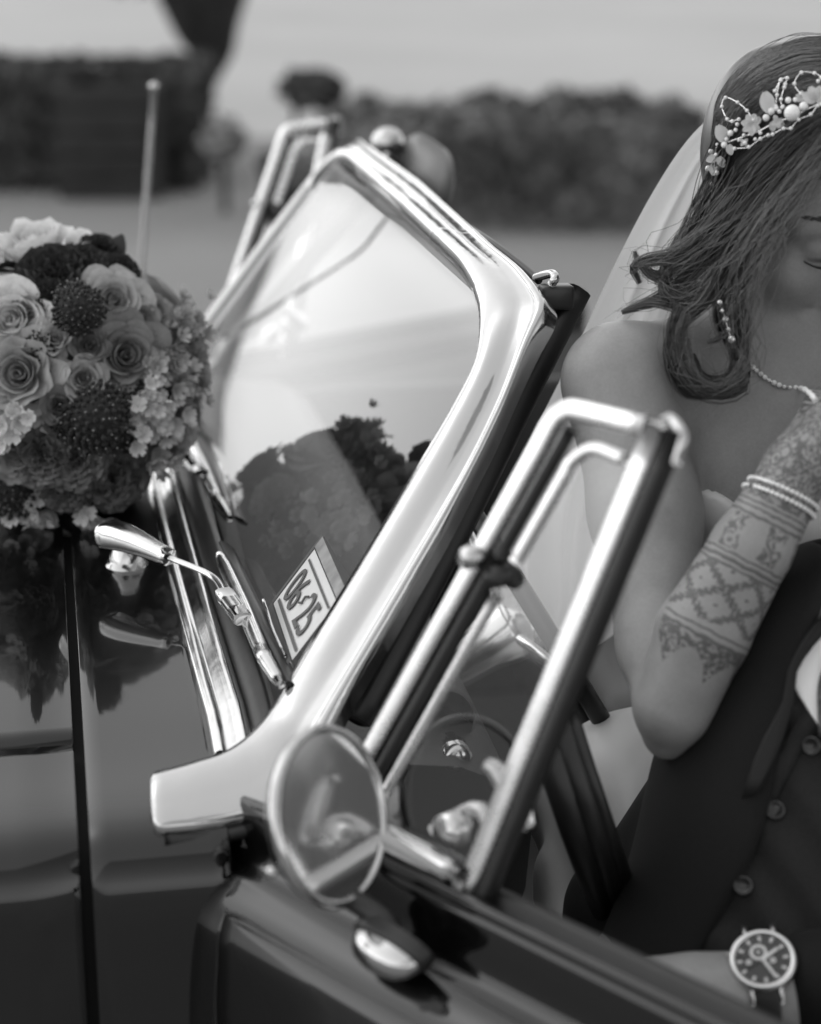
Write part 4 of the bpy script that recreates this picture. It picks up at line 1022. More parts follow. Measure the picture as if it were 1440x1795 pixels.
solid('dress', dress_f, bride_lo, bride_hi, .009, plain('white_satin', .60, .38, bump=.12, bscale=30, bdist=.006, Sheen_Weight=.3), bride, 1, None, 1)
# eyebrows, lashes, teeth
M['hair'] = None
def hair_mat():
    t = NT('brown_hair'); r = t.n('ShaderNodeAttribute', attribute_name='tone').outputs['Fac']
    p = t.pbsdf(t.mr(r, 0, 1, .005, .125), .30, 0, None, Specular_IOR_Level=.8)
    return t.done(p)
M['hair'] = hair_mat()
def strands(name, lines, rad, mat, parent, tone, k=3):
    """many tapering strands as one mesh; lines is (n, m, 3)"""
    L = np.asarray(lines); n, m = L.shape[:2]; T_ = np.gradient(L, axis=1); T_ /= np.linalg.norm(T_, axis=2)[..., None] + 1e-9
    a = np.cross(T_, np.array([.31, .52, .79])); a /= np.linalg.norm(a, axis=2)[..., None] + 1e-9; b = np.cross(T_, a)
    pr = np.minimum(1, np.minimum(np.linspace(0, 1, m) * 8 + .3, (1 - np.linspace(0, 1, m)) * 4 + .25))
    rad = np.broadcast_to(np.asarray(rad, float), (n,)); R_ = rad[:, None] * pr[None]
    G = np.stack([L + R_[..., None] * (a * math.cos(6.283 * j / k) + b * math.sin(6.283 * j / k)) for j in range(k)], 2)
    base = (np.arange(n)[:, None, None] * m + np.arange(m - 1)[None, :, None]) * k; j = np.arange(k)[None, None]; j2 = (j + 1) % k
    F = np.stack([base + j, base + j2, base + k + j2, base + k + j], -1).reshape(-1, 4)
    mb = MB(); mb.v.append(G.reshape(-1, 3)); mb.nv = n * m * k; mb.f = F.tolist(); o = mb.build(name, mat, parent)
    if n > 300: o['kind'] = 'stuff'
    at = o.data.attributes.new('tone', 'FLOAT', 'POINT'); at.data.foreach_set('value', np.repeat(np.clip(tone, 0, 1), m * k).astype(np.float32)); return o
for q in (-1, 1):
    Ls = []
    for k in range(90):
        x = random.uniform(.012, .054); y = .0245 + .007 * math.sin((x - .012) / .042 * 2.2) + random.uniform(-.0032, .0032) * (1 - (x - .012) / .06); z = .0905 - (x - .012) ** 2 * 9 + .001
        L_ = .006; Ls.append([HB(q * (x + t * L_), y + t * L_ * .45, z - t * .0015) for t in np.linspace(0, 1, 4)])
    Ls = np.array(Ls); # lay the hairs on the skin
    dd = fb(Ls); 
    for _ in range(4):
        e = 1e-3; d0 = fb(Ls); g_ = np.stack([(fb(Ls + np.eye(3)[i] * e) - d0) / e for i in range(3)], -1); Ls = Ls - g_ * (d0 - .0008)[..., None]
    strands('eyebrow', Ls, .00045, M['hair'], bride, np.random.uniform(0, .3, len(Ls)))
    Ls = []
    for k in range(40):
        x = q * (.018 + .031 * k / 39); p0 = np.array([x, -.006 - .004 * (1 - ((abs(x) - .033) / .016) ** 2), .086 - (abs(x) - .03) ** 2 * 20]); Ls.append([HB(*(p0 + np.array([q * .002 * t, -.004 * t + .004 * t * t, .006 * t]))) for t in np.linspace(0, 1, 4)])
    strands('eyelashes', np.array(Ls), .0004, M['hair'], bride, np.zeros(40))
# ---- hair: dark underlayer and strands
fh = SDF(); fh.ell(HB(.014, .044, -.022), np.array((.088, .100, .106)), .03, HA); fh.ell(atd(1335, 255, 1.80), np.array((.040, .05, .075)), .05, np.array([RV, FV, UV]))
fh.cap(HB(.085, .0, -.03), HB(.10, -.12, -.02), .045, .03, .05); fh.cap(HB(.035, -.02, -.07), HB(.03, -.14, -.05), .052, .045, .04)
fh.cut(HB(.012, -.035, .088), np.array((.088, .122, .092)), .02, HA)
def px_line(P): return np.array(P, float)
AL = [px_line(p) for p in (
    [(1560, 62), (1480, 64), (1400, 70), (1335, 98), (1290, 135), (1262, 175), (1256, 215)],
    [(1560, 95), (1480, 98), (1400, 106), (1335, 135), (1290, 170), (1260, 205), (1252, 245)],
    [(1560, 140), (1480, 146), (1400, 162), (1330, 198), (1285, 235), (1258, 285), (1246, 340)],
    [(1560, 180), (1480, 200), (1400, 232), (1335, 275), (1285, 325), (1250, 385), (1228, 430)],
    [(1560, 220), (1480, 245), (1410, 288), (1350, 340), (1300, 395), (1265, 460), (1240, 520)],
    [(1560, 250), (1490, 275), (1425, 322), (1375, 380), (1335, 445), (1312, 520), (1300, 590)])]
AL = np.array([np.stack([np.interp(np.linspace(0, 6, 26), range(7), a[:, 0]), np.interp(np.linspace(0, 6, 26), range(7), a[:, 1])], 1) for a in AL])
from_s = lambda s: (1 - (s - int(min(s, 4.999)))) * AL[int(min(s, 4.999))] + (s - int(min(s, 4.999))) * AL[int(min(s, 4.999)) + 1]
XMAX = lambda v: np.interp(v, [285, 310, 340, 400, 460, 540, 620, 680], [1600, 1425, 1388, 1350, 1331, 1318, 1316, 1316])
NS = 3000; Ls = []; tn = []
for k in range(NS):
    s = random.uniform(0, 5); L2 = from_s(s).copy(); cl = math.floor(s * 7.3); ph = cl * 2.4
    L2[:, 1] += 5 * np.sin(np.linspace(0, 7, 26) + ph) + random.gauss(0, 3); L2[:, 0] += random.gauss(0, 3)
    i0 = random.choice((0, 0, 0, random.randrange(0, 8))); i1 = 26 - random.choice((0, 0, random.randrange(0, 7)))
    q = np.linspace(i0, i1 - 1, 22); L2 = np.stack([np.interp(q, range(26), L2[:, 0]), np.interp(q, range(26), L2[:, 1])], 1)
    L2[:, 0] = np.minimum(L2[:, 0], XMAX(L2[:, 1]) - random.uniform(0, 9)); Ls.append(L2); tn.append(np.clip(.42 + .35 * math.sin(cl * 1.7) + random.uniform(-.25, .25), 0, 1))
A2 = np.array(Ls); dep = trace(fh, A2[..., 0].ravel(), A2[..., 1].ravel()).reshape(A2.shape[:2])
keep = []
for i in range(NS):
    d = dep[i]; ok = ~np.isnan(d)
    if ok.sum() < 4: keep.append(False); continue
    dep[i] = np.interp(np.arange(22), np.where(ok)[0], d[ok]); keep.append(True)
dep = dep - np.random.uniform(.000, .006, (NS, 1))
for _ in range(3): dep[:, 1:-1] = (dep[:, :-2] + dep[:, 1:-1] + dep[:, 2:]) / 3
raysA = np.array([[ray(*p) for p in l] for l in A2]); LA = EYE + raysA * dep[..., None]
keep = np.array(keep)
hull = solid('hair', fh, HO - .22, HO + .22, .006, M['hair'], bride, 1, {'tone': lambda V: np.zeros(len(V))}, 2)
strands('strands', LA[keep], np.random.uniform(.00025, .0005, keep.sum()), M['hair'], hull, np.array(tn)[keep])
LOCKS = [ # pixel polyline from the parting to the tip, depth start, depth end, radius start/mid/end (px), strands, tone
    ([(1480, 180), (1400, 235), (1330, 300), (1275, 365), (1228, 418), (1180, 448), (1135, 456), (1112, 470), (1122, 497)], 1.70, 1.76, (26, 18, 3), 144, .55),
    ([(1480, 200), (1420, 265), (1350, 335), (1290, 405), (1238, 450), (1190, 474), (1150, 484), (1120, 458), (1113, 440)], 1.69, 1.76, (26, 17, 2), 128, .35),
    ([(1480, 215), (1400, 280), (1325, 350), (1262, 425), (1215, 482), (1170, 515), (1125, 535), (1090, 548)], 1.70, 1.76, (30, 18, 2), 160, .45),
    ([(1400, 170), (1320, 225), (1265, 300), (1235, 355), (1205, 408), (1176, 452), (1160, 490), (1175, 520)], 1.74, 1.77, (24, 20, 4), 128, .25),
    ([(1490, 230), (1420, 300), (1355, 375), (1305, 438), (1264, 490), (1240, 520), (1200, 537), (1140, 530), (1090, 546)], 1.68, 1.75, (30, 18, 2), 160, .6),
    ([(1490, 230), (1400, 320), (1335, 395), (1282, 460), (1240, 500), (1190, 522), (1165, 500), (1182, 470)], 1.68, 1.74, (30, 22, 5), 176, .2),
    ([(1500, 215), (1430, 300), (1370, 375), (1326, 445), (1300, 512), (1302, 580), (1318, 630), (1300, 672), (1255, 686), (1212, 668), (1188, 625), (1180, 575), (1192, 535)], 1.66, 1.70, (30, 17, 8), 230, .35),
    ([(1500, 225), (1440, 310), (1380, 395), (1342, 470), (1318, 540), (1316, 600), (1310, 650), (1270, 678), (1228, 668), (1204, 635), (1196, 590), (1205, 550)], 1.66, 1.69, (26, 13, 6), 190, .55),
    ([(1480, 240), (1410, 310), (1350, 375), (1305, 438), (1270, 502), (1262, 560), (1288, 620), (1275, 660), (1235, 660), (1215, 620)], 1.68, 1.72, (30, 11, 3), 110, .15),
    ([(1510, 200), (1455, 270), (1410, 330), (1372, 392), (1344, 460), (1326, 530), (1318, 600), (1300, 660), (1250, 692)], 1.66, 1.69, (18, 11, 4), 150, .7),
    ([(1440, 280), (1360, 350), (1302, 425), (1265, 482), (1235, 530), (1200, 560), (1175, 600), (1178, 650), (1205, 690), (1250, 694)], 1.70, 1.71, (26, 11, 5), 130, .2),
    ([(1450, 320), (1380, 390), (1340, 445), (1312, 500), (1290, 545), (1265, 590), (1240, 600)], 1.68, 1.70, (22, 11, 2), 96, .5),
    ([(1380, 150), (1310, 210), (1268, 290), (1248, 360), (1235, 420), (1215, 470), (1180, 500)], 1.74, 1.76, (24, 20, 6), 128, .3),
]
Ls, tn, rd = [], [], []
for (P, da, db, (r0, r1, r2), n, tone) in LOCKS:
    m = 34; C2 = cr(np.array([(a, b, 0) for a, b in P]), m); dd = np.linspace(da, db, m); T2 = np.gradient(C2[:, :2], axis=0); T2 /= np.linalg.norm(T2, axis=1)[:, None]; N2 = np.stack([-T2[:, 1], T2[:, 0]], 1)
    rp = np.interp(np.linspace(0, 1, m), [0, .5, 1], [r0, r1, r2])
    hd = trace(fh, C2[:, 0], C2[:, 1]); dd = np.where(np.isnan(hd), dd, np.minimum(hd - .004, dd + .03))
    for _ in range(6): dd[1:-1] = (dd[:-2] + dd[1:-1] * 2 + dd[2:]) / 4
    for k in range(n):
        a = random.gauss(0, .55); b = random.gauss(0, .5); a = max(-1.5, min(1.5, a)); g_ = round(a * 4); ph = g_ * 2.1 + random.gauss(0, .8); fr = .7 + .25 * (g_ % 3) + random.uniform(-.12, .12)
        off = rp * (a * .8 + g_ * .05 + .18 * np.sin(np.linspace(0, 6 * fr, m) + ph) + random.gauss(0, .35) * np.linspace(-.5, 1, m) + .06 * np.sin(np.linspace(0, random.uniform(8, 22), m) + ph * 3)); q = C2[:, :2] + N2 * off[:, None]; q[:, 0] = np.minimum(q[:, 0], XMAX(q[:, 1]) - random.uniform(0, 9))
        d2 = dd + rp * b * .7 / FPX * dd + .002 * np.sin(np.linspace(0, 5, m) + ph)
        tt = np.linspace(0, (m - 1) * random.choice((1, 1, 1, random.uniform(.72, .98))), m); q = np.stack([np.interp(tt, range(m), q[:, 0]), np.interp(tt, range(m), q[:, 1])], 1); d2 = np.interp(tt, range(m), d2); Ls.append([EYE + ray(*q[i]) * d2[i] for i in range(m)]); tn.append(np.clip(tone * .8 + .05 + .42 * math.sin(g_ * 2.7 + len(P)) + random.uniform(-.3, .3), 0, 1) ** 1.3); rd.append(random.uniform(.00022, .00045))
strands('wavy_locks', np.array(Ls), np.array(rd), M['hair'], hull, np.array(tn))
# fine stray hairs
Ls = []
for k in range(130):
    s = random.uniform(0, 1.6); L2 = from_s(s)[:].copy(); i0 = random.randrange(0, 12); L2 = L2[i0:i0 + random.randrange(8, 15)]; q = np.linspace(0, len(L2) - 1, 20)
    L2 = np.stack([np.interp(q, range(len(L2)), L2[:, 0]), np.interp(q, range(len(L2)), L2[:, 1])], 1); L2[:, 1] -= random.uniform(0, 16) * np.sin(np.linspace(.2, 2.6, 20)) + 2; L2[:, 0] -= random.uniform(0, 6) * np.sin(np.linspace(0, 3, 20))
    dz = trace(fh, L2[:, 0], L2[:, 1] + 12); ok = ~np.isnan(dz)
    if ok.sum() < 5: continue
    dz = np.interp(range(20), np.where(ok)[0], dz[ok]) - .004; Ls.append([EYE + ray(*L2[i]) * dz[i] for i in range(20)])
strands('flyaways', np.array(Ls), .00026, M['hair'], hull, np.random.uniform(.2, 1, len(Ls)))
Ls = []
for k in range(110):
    P = random.choice(LOCKS); q = cr(np.array([(a + random.gauss(0, 16), b + random.gauss(0, 14), 0) for a, b in P[0]]), 20); Ls.append([EYE + ray(x, y) * (P[1] + (P[2] - P[1]) * i / 19 - .006) for i, (x, y, _) in enumerate(q)])
strands('stray_hairs', np.array(Ls), .00028, M['hair'], hull, np.random.uniform(.3, 1, 110))
# ---- veil
def veil_mat():
    t = NT('sheer_veil'); b = t.pbsdf(.82, .8, 0, t.bump(t.noise(900, 2), .2, .0006), Sheen_Weight=.4); tr = t.n('ShaderNodeBsdfTransparent'); tl = t.n('ShaderNodeBsdfTranslucent'); t.put(tl.inputs[0], .85)
    m1 = t.n('ShaderNodeMixShader'); m1.inputs[0].default_value = .4; t.l(b.outputs[0], m1.inputs[1]); t.l(tl.outputs[0], m1.inputs[2])
    m2 = t.n('ShaderNodeMixShader'); m2.inputs[0].default_value = .05; t.l(m1.outputs[0], m2.inputs[1]); t.l(tr.outputs[0], m2.inputs[2]); return t.done(m2)
M['veil'] = veil_mat()
le = [(1275, 178, 1.95), (1205, 246, 1.95), (1140, 345, 1.95), (1070, 480, 1.96), (1015, 600, 1.98), (960, 710, 2.0), (925, 780, 2.02), (880, 880, 2.04), (870, 1010, 2.06), (872, 1120, 2.08)]
re = [(1420, 200, 2.0), (1400, 300, 2.0), (1380, 430, 1.98), (1370, 560, 2.0), (1360, 700, 2.02), (1350, 800, 2.04), (1340, 860, 2.05), (1330, 940, 2.06), (1320, 1040, 2.07), (1310, 1130, 2.08)]
le = cr([atd(*p) for p in le], 60); re = cr([atd(*p) for p in re], 60); G = []
for i, (a, b) in enumerate(zip(le, re)):
    f_ = i / 59; row = []
    for s in np.linspace(0, 1, 70):
        p = a * (1 - s) + b * s; w_ = (.004 + .016 * f_) * (math.sin(s * 26 + 2 * f_) + .6 * math.sin(s * 47 + 1 + 3 * f_)) * min(1, s * 9)
        row.append(p + FV * w_ + RV * w_ * .3)
    G.append(row)
MB().grid(G).build('veil', M['veil'], bride)

# ---------------------------------------------------------------- groom
fg = SDF()
tA, tB = atd(1585, 1240, 1.70), atd(1350, 1850, 1.68)
fg.path([tA, tB], [.095, .100], .03)
lat2 = nrm(RV * .93 - UV * .36)
for q in (-1, 1): fg.path([tA + lat2 * .085 * q, tB + lat2 * .06 * q], [.062, .062], .04)
sR = atd(1500, 1120, 1.74); sL_ = atd(1800, 1330, 1.62)
fg.path([atd(1640, 1080, 1.72), sR], [.06, .062], .05); fg.path([atd(1640, 1080, 1.72), sL_], [.06, .062], .05)
gel = atd(1098, 1590, 1.78); fg.path([sR, atd(1318, 1345, 1.785), gel], [.058, .055, .046], .03); fg.path([gel, atd(1080, 1760, 1.80), atd(1180, 1850, 1.9)], [.046, .042, .035], .02)
lel = atd(1800, 1640, 1.57); gw = atd(1345, 1748, 1.56); fg.path([sL_, lel], [.06, .046], .03); fg.path([lel, atd(1560, 1700, 1.565), gw], [.046, .042, .032], .02)
fg.path([gw, atd(1230, 1760, 1.55)], [.032, .036], .02)
hand(fg, atd(1265, 1760, 1.55), -RV - UV * .02 - FV * .05, -FV * .75 + UV * .65, -1, 1.12, .9)
fg.path([atd(1660, 1060, 1.73), atd(1700, 900, 1.74)], [.062, .058], .03)
GO = atd(1715, 760, 1.70); gf = nrm(-RV * .75 - FV * .6 - UV * .15); gr = nrm(np.cross(gf, UV)); gu = nrm(np.cross(gr, gf)); gu = gu if gu[2] > 0 else -gu
HG, GA = head(fg, GO, gr, gu, gf, 1.06)
for q in (0, 1): fg.path([tB + lat2 * .08 * (q * 2 - 1), atd(1180 + 260 * q, 2150, 1.65), atd(1330 + 260 * q, 2500, 1.9)], [.10, .075, .05], .03)
g_lo = np.array([.20, .95, .0]); g_hi = np.array([1.30, 2.05, 1.42])
groom = solid('person', fg, g_lo, g_hi, .009, M['skin2'], None, 1, {'tone': face_tone(HG, GA, GO)}, 2)
tag(groom, 'groom in dark three-piece suit, forearm with wristwatch resting behind the open door', 'person')
def suit_mat(name, g, rough=.75):
    t = NT(name); wv = t.math('MULTIPLY', t.math('ADD', t.math('SINE', t.math('MULTIPLY', t.noise(500, 2), 20)), 1), .5)
    b = t.mr(t.noise(700, 3), .3, .7, g * .7, g * 1.35); return t.done(t.pbsdf(b, rough, 0, t.bump(t.noise(900, 2), .3, .0008), Sheen_Weight=.04, Specular_IOR_Level=.2))
M['suit'] = suit_mat('dark_wool', .007); M['vest'] = suit_mat('dark_vest_wool', .017); M['satin'] = plain('black_satin', .008, .55, Specular_IOR_Level=.25)
ax_t = nrm(tA - tB)
def torso(P):
    d = d_cap(P, tA, tB, .115, .12)
    for q in (-1, 1): d = smin(d, d_cap(P, tA + lat2 * .085 * q, tB + lat2 * .06 * q, .085, .085), .06)
    return d
def vest_f(P):
    wr = .0022 * np.sin((P @ ax_t) * 130 + 5 * np.sin((P @ lat2) * 22)); return np.maximum(torso(P) - .009 + wr, (P - tA) @ ax_t + .02)
vest = solid('vest', vest_f, g_lo, g_hi, .007, M['vest'], groom, 1, None, 1)
fj = SDF(); fj.path([atd(1640, 1080, 1.72), sR], [.064, .068], .05); fj.path([atd(1640, 1080, 1.72), sL_], [.064, .068], .05)
fj.path([sR, atd(1318, 1345, 1.785), gel], [.065, .062, .053], .03); fj.path([gel, atd(1080, 1760, 1.80)], [.053, .048], .02)
fj.path([sL_, lel], [.068, .056], .03); fj.path([lel, atd(1560, 1700, 1.565), atd(1452, 1730, 1.561)], [.056, .050, .0445], .02)
front = nrm(np.cross(ax_t, lat2)); front = front if front @ FV < 0 else -front
def jacket_f(P):
    d = fj(P); t = torso(P) - .018
    opening = .120 - np.abs((P - tA) @ lat2)          # open down the front
    t = -smin(-t, -np.minimum(opening, (P - tA) @ front), .014)
    d = smin(d, t, .02); wr = .003 * np.sin((P @ ax_t) * 70 + 4 * np.sin((P @ lat2) * 17 + P[..., 1] * 9)) * 0 + .004 * np.sin((P @ ax_t) * 24 + 3 * np.sin((P @ lat2) * 14)); return d + wr
jacket = solid('jacket', jacket_f, g_lo, g_hi, .0065, M['suit'], groom, 1, None, 1)
def on_f(f, u, v, off=0.0, d0=1.25):
    d = trace(f, [u], [v], d0)[0]; d = 1.6 if np.isnan(d) else d; P = atd(u, v, d); e = 1e-3
    g_ = nrm([(f((P + np.eye(3)[i] * e)[None])[0] - f((P - np.eye(3)[i] * e)[None])[0]) for i in range(3)]); return P + g_ * off, g_
def both_f(P): return np.minimum(vest_f(P), jacket_f(P))
# vest front edge, lapel and buttons
ed = [(1442, 1275), (1392, 1345), (1352, 1425), (1318, 1510), (1290, 1600)]
E3 = [on_f(vest_f, u - 14, v, .004)[0] for u, v in ed]; pass
lo_ = [(1450, 1180), (1402, 1262), (1352, 1340), (1312, 1410)]; li_ = [(1450, 1275), (1425, 1290), (1396, 1335), (1362, 1405)]
GL = []
for a, b in zip(cr([(x, y, 0) for x, y in lo_], 12), cr([(x, y, 0) for x, y in li_], 12)):
    GL.append([on_f(vest_f, a[0] * (1 - s) + b[0] * s, a[1] * (1 - s) + b[1] * s, .004 + .003 * math.sin(s * 3.1))[0] for s in np.linspace(0, 1, 5)])
MB().grid(GL).build('vest_lapel', M['vest'], vest, mods=[('SOLIDIFY', dict(thickness=.003))])
for (u, v) in ((1426, 1306), (1360, 1421), (1305, 1553), (1262, 1690)):
    P, g_ = on_f(vest_f, u, v, .001); t_ = nrm(np.cross(g_, UV)); b_ = np.cross(g_, t_)
    mb = MB(); mb.lathe([(.0001, .0022), (.0035, .0022), (.0048, .003), (.006, .0046), (.0072, .0046), (.0082, .003), (.0082, .0)], P, g_, 20)
    bt = mb.build('button', plain('horn_button', .022, .2), vest)
    for (x, y) in ((1, 1), (1, -1), (-1, 1), (-1, -1)):
        mb = MB(); mb.sphere(P + (t_ * x + b_ * y) * .0014 + g_ * .0022, .0007, 5); mb.build('thread', M['gap'], bt)
# shirt collar, tie and jacket lapel at the edge of the picture
def sheet(name, L_, R_, mat, par, off, f=None, th=.003, n=12, m=6, bul=.004):
    G_ = []
    for a, b in zip(cr([(x, y, z) for x, y, z in L_], n), cr([(x, y, z) for x, y, z in R_], n)):
        for s in np.linspace(0, 1, m): G_.append((a[0] * (1 - s) + b[0] * s, a[1] * (1 - s) + b[1] * s, a[2] * (1 - s) + b[2] * s - bul * math.sin(s * 3.14159)))
    G_ = np.array(G_); dt = trace(both_f, G_[:, 0], G_[:, 1]); dt = np.where(np.isnan(dt), 9, dt - off - bul * .4); dd = np.minimum(dt, G_[:, 2]).reshape(n, m)
    for _ in range(4): dd[1:-1] = np.minimum(dd[1:-1], (dd[:-2] + dd[2:]) / 2)
    G_ = np.array([atd(u, v, d) for (u, v, _), d in zip(G_, dd.ravel())]).reshape(n, m, 3)
    return MB().grid(G_).build(name, mat, par, mods=[('SOLIDIFY', dict(thickness=th))])
sheet('shirt_collar', [(1450, 1108, 1.60), (1412, 1145, 1.60), (1394, 1190, 1.598), (1416, 1240, 1.595), (1436, 1272, 1.592)], [(1520, 1080, 1.61), (1500, 1110, 1.605), (1470, 1150, 1.60), (1450, 1220, 1.596), (1440, 1274, 1.592)], plain('white_shirt', .72, .7, bump=.1, bscale=500, bdist=.0005), groom, .008)
sheet('necktie', [(1462, 1130, 1.592), (1440, 1180, 1.590), (1434, 1230, 1.588), (1436, 1290, 1.586)], [(1520, 1120, 1.60), (1510, 1180, 1.595), (1500, 1230, 1.592), (1500, 1300, 1.59)], plain('lace_tie', .05, .5, var=.9, scale=260, bump=.5, bscale=300, bdist=.002), groom, .012)
sheet('lapel', [(1450, 1072, 1.606), (1404, 1130, 1.604), (1380, 1180, 1.602), (1372, 1230, 1.60), (1330, 1310, 1.60), (1300, 1400, 1.60)], [(1470, 1085, 1.604), (1425, 1135, 1.602), (1397, 1180, 1.60), (1394, 1225, 1.598), (1372, 1300, 1.598), (1325, 1395, 1.598)], M['satin'], jacket, .014)
# shirt cuff
MB().tube(lin([atd(1399, 1742, 1.560), atd(1440, 1733, 1.561)], 6), np.array([(.0415, .0415)] * 6), 32, up=UV).build('shirt_cuff', bpy.data.materials['white_shirt'], groom)
# short hair of the groom
fhg = SDF(); fhg.ell(HG(0, .05, -.03), np.array((.084, .088, .104)), .02, GA); fhg.cut(HG(0, -.05, .10), np.array((.10, .11, .10)), .02, GA); fhg.cut(HG(0, -.11, .0), np.array((.2, .09, .2)), .02, GA)
solid('hair', fhg, GO - .2, GO + .2, .008, M['hair'], groom, 1, {'tone': lambda V: np.full(len(V), .15)}, 1)
# ================================================================ JEWELLERY AND WATCH
M['pearl'] = plain('pearl', .78, .16, Coat_Weight=.5); M['frost'] = None
def frost():
    t = NT('frosted_petal'); p = t.pbsdf(.68, .35, 0, t.bump(t.noise(300, 3), .1, .001)); tl = t.n('ShaderNodeBsdfTranslucent'); t.put(tl.inputs[0], .7); mx = t.n('ShaderNodeMixShader'); mx.inputs[0].default_value = .4
    t.l(p.outputs[0], mx.inputs[1]); t.l(tl.outputs[0], mx.inputs[2]); return t.done(mx)
M['frost'] = frost(); M['wire'] = plain('silver_wire', .8, .2, 1.0); M['crystal'] = plain('crystal', .85, .05, .6)
def hsurf(u, v, off=.004):
    d = trace(fh, [u], [v])[0]; d = 1.70 if np.isnan(d) else d; return atd(u, v, d - off - .011)
def z3(q): return (1180 + q[0] / 5.54, 80 + q[1] / 5.54)
hc = hsurf(1330, 210)
tiara = empty('hair_vine', hc, 'pearl and frosted petal hair vine curving across the hair of the bride', 'headpiece')
SPH = MB().sphere((0, 0, 0), 1, 8); SPM = raw_mesh(SPH, 'pearl', M['pearl'])
def pearl(u, v, rpx, par, off=.006, nm='pearl', me=None):
    P = hsurf(u, v, off); o = bpy.data.objects.new(nm, me or SPM); COL.objects.link(o); o.parent = par; s = rpx * 1.70 / FPX; o.location = Vector(P) - wloc(par); o.scale = (s, s, s); return P
def wire(pts, beads, par, off=.007, r=.00055):
    P = [hsurf(*z3(p), off) for p in pts]; MB().tube(cr(P, 6 * len(P)), r, 5).build('wire', M['wire'], par)
    if beads:
        for p in pts: pearl(*z3(p), 3.6, par, off + .001)
wire([(640, 715), (578, 735), (528, 715), (476, 592), (512, 505), (628, 552), (720, 632), (780, 720)], True, tiara)
wire([(1000, 590), (1010, 480), (1045, 340), (1110, 315), (1090, 375), (1082, 405), (1050, 520), (1060, 600)], True, tiara)
wire([(990, 440), (1045, 335), (1050, 330)], True, tiara); wire([(1240, 470), (1180, 370), (1248, 262), (1375, 268), (1440, 310), (1410, 345)], True, tiara)
wire([(600, 1000), (738, 985), (850, 905), (925, 870), (968, 862), (1075, 805), (1145, 803), (1220, 720), (1338, 668), (1405, 585), (1520, 500)], True, tiara)
wire([(345, 1385), (380, 1345), (345, 1305), (400, 1240), (420, 1000), (560, 930), (700, 880), (860, 820), (1000, 740), (1150, 700), (1300, 620), (1440, 560), (1600, 480), (1760, 430)], False, tiara, .004, .0009)
for (x, y, r) in ((1158, 655, 82), (1270, 590, 46), (905, 700, 36), (955, 640, 36), (1005, 610, 26), (560, 850, 32), (500, 965, 34), (520, 910, 22), (370, 1030, 28), (345, 1195, 34), (420, 1060, 22), (410, 1110, 22), (380, 1345, 28), (345, 1385, 26), (343, 1305, 20), (425, 1235, 26), (1120, 530, 32), (1190, 525, 26), (1330, 530, 20), (610, 820, 22), (690, 870, 20), (700, 945, 24), (640, 920, 16), (600, 1000, 20), (800, 910, 20), (850, 850, 20), (1070, 590, 18), (1035, 640, 22), (430, 960, 18), (1440, 570, 20), (1560, 520, 40), (1650, 470, 26), (625, 765, 22), (575, 735, 20)):
    pearl(*z3((x, y)), r / 5.54, tiara, .006 + r * .00004)
def fpetal_mesh():
    mb = MB(); G = []
    for v in np.linspace(0, 1, 8):
        w_ = .36 * math.sin(math.pi * min(1, .12 + v * .82)) ** .8; G.append([(v, a * w_, .18 * math.sin(v * 2.6) + .10 * a * a) for a in np.linspace(-1, 1, 6)])
    mb.grid(G); return raw_mesh(mb, 'petal', M['frost'])
FP = fpetal_mesh()
def fpetal(x, y, ang, L, off=.006):
    """petal pointing along ang in the picture, lying on the hair"""
    u, v = z3((x, y)); P = hsurf(u, v, off); s = L / 5.54 * 1.70 / FPX; a = math.radians(ang); dx = nrm(RV * math.cos(a) + (UV * CP + FV * SP) * math.sin(a)); n = nrm(EYE - P); n = nrm(n - dx * (n @ dx)); dy = np.cross(n, dx)
    o = bpy.data.objects.new('petal', FP); COL.objects.link(o); o.parent = tiara
    o.matrix_local = Matrix.Translation(Vector(P) - wloc(tiara)) @ Matrix([[dx[i], dy[i], n[i], 0] for i in range(3)] + [[0, 0, 0, 1]]) @ Matrix.Diagonal((s, s, s, 1))
fpetal(940, 650, 103, 205); fpetal(990, 720, -35, 110, .004); fpetal(960, 740, -80, 100, .004); fpetal(520, 940, 118, 190, .002); fpetal(540, 960, -75, 110, .005); fpetal(430, 1080, 200, 120, .004); fpetal(440, 1080, -60, 120, .005); fpetal(400, 1140, -95, 130, .004)
for a in (115, 75, 40, 165, 215, -40, -90): fpetal(765, 770, a, 110, .007)
for a in (110, 70, 30, 150): fpetal(1385, 540, a, 150, .007)
for a in (20, 90, 160, 230, 300): fpetal(1250, 500, a, 62, .006)
for a in (45, 135, 225, 315): fpetal(690, 940, a, 50, .007)
for a in (20, 110, 200, 290): fpetal(1010, 740, a, 70, .006)
# necklace
nk = [(1312, 640), (1330, 656), (1350, 670), (1375, 680), (1400, 682), (1420, 690), (1433, 706), (1440, 730), (1465, 745), (1500, 735), (1530, 700)]
NP = cr([on_f(fb, u, v, .003, 1.3)[0] if u < 1436 else atd(u, v, 1.735) for u, v in nk], 40)
mb = MB(); mb.tube(NP, .0007, 5, cap=False); neck = mb.build('necklace', M['wire'], None); tag(neck, 'thin beaded necklace round the neck of the bride', 'necklace')
for p in NP[::1]:
    o = bpy.data.objects.new('bead', SPM); COL.objects.link(o); o.parent = neck; s = random.uniform(.0016, .0028); o.location = Vector(p) - neck.location; o.scale = (s, s, s)
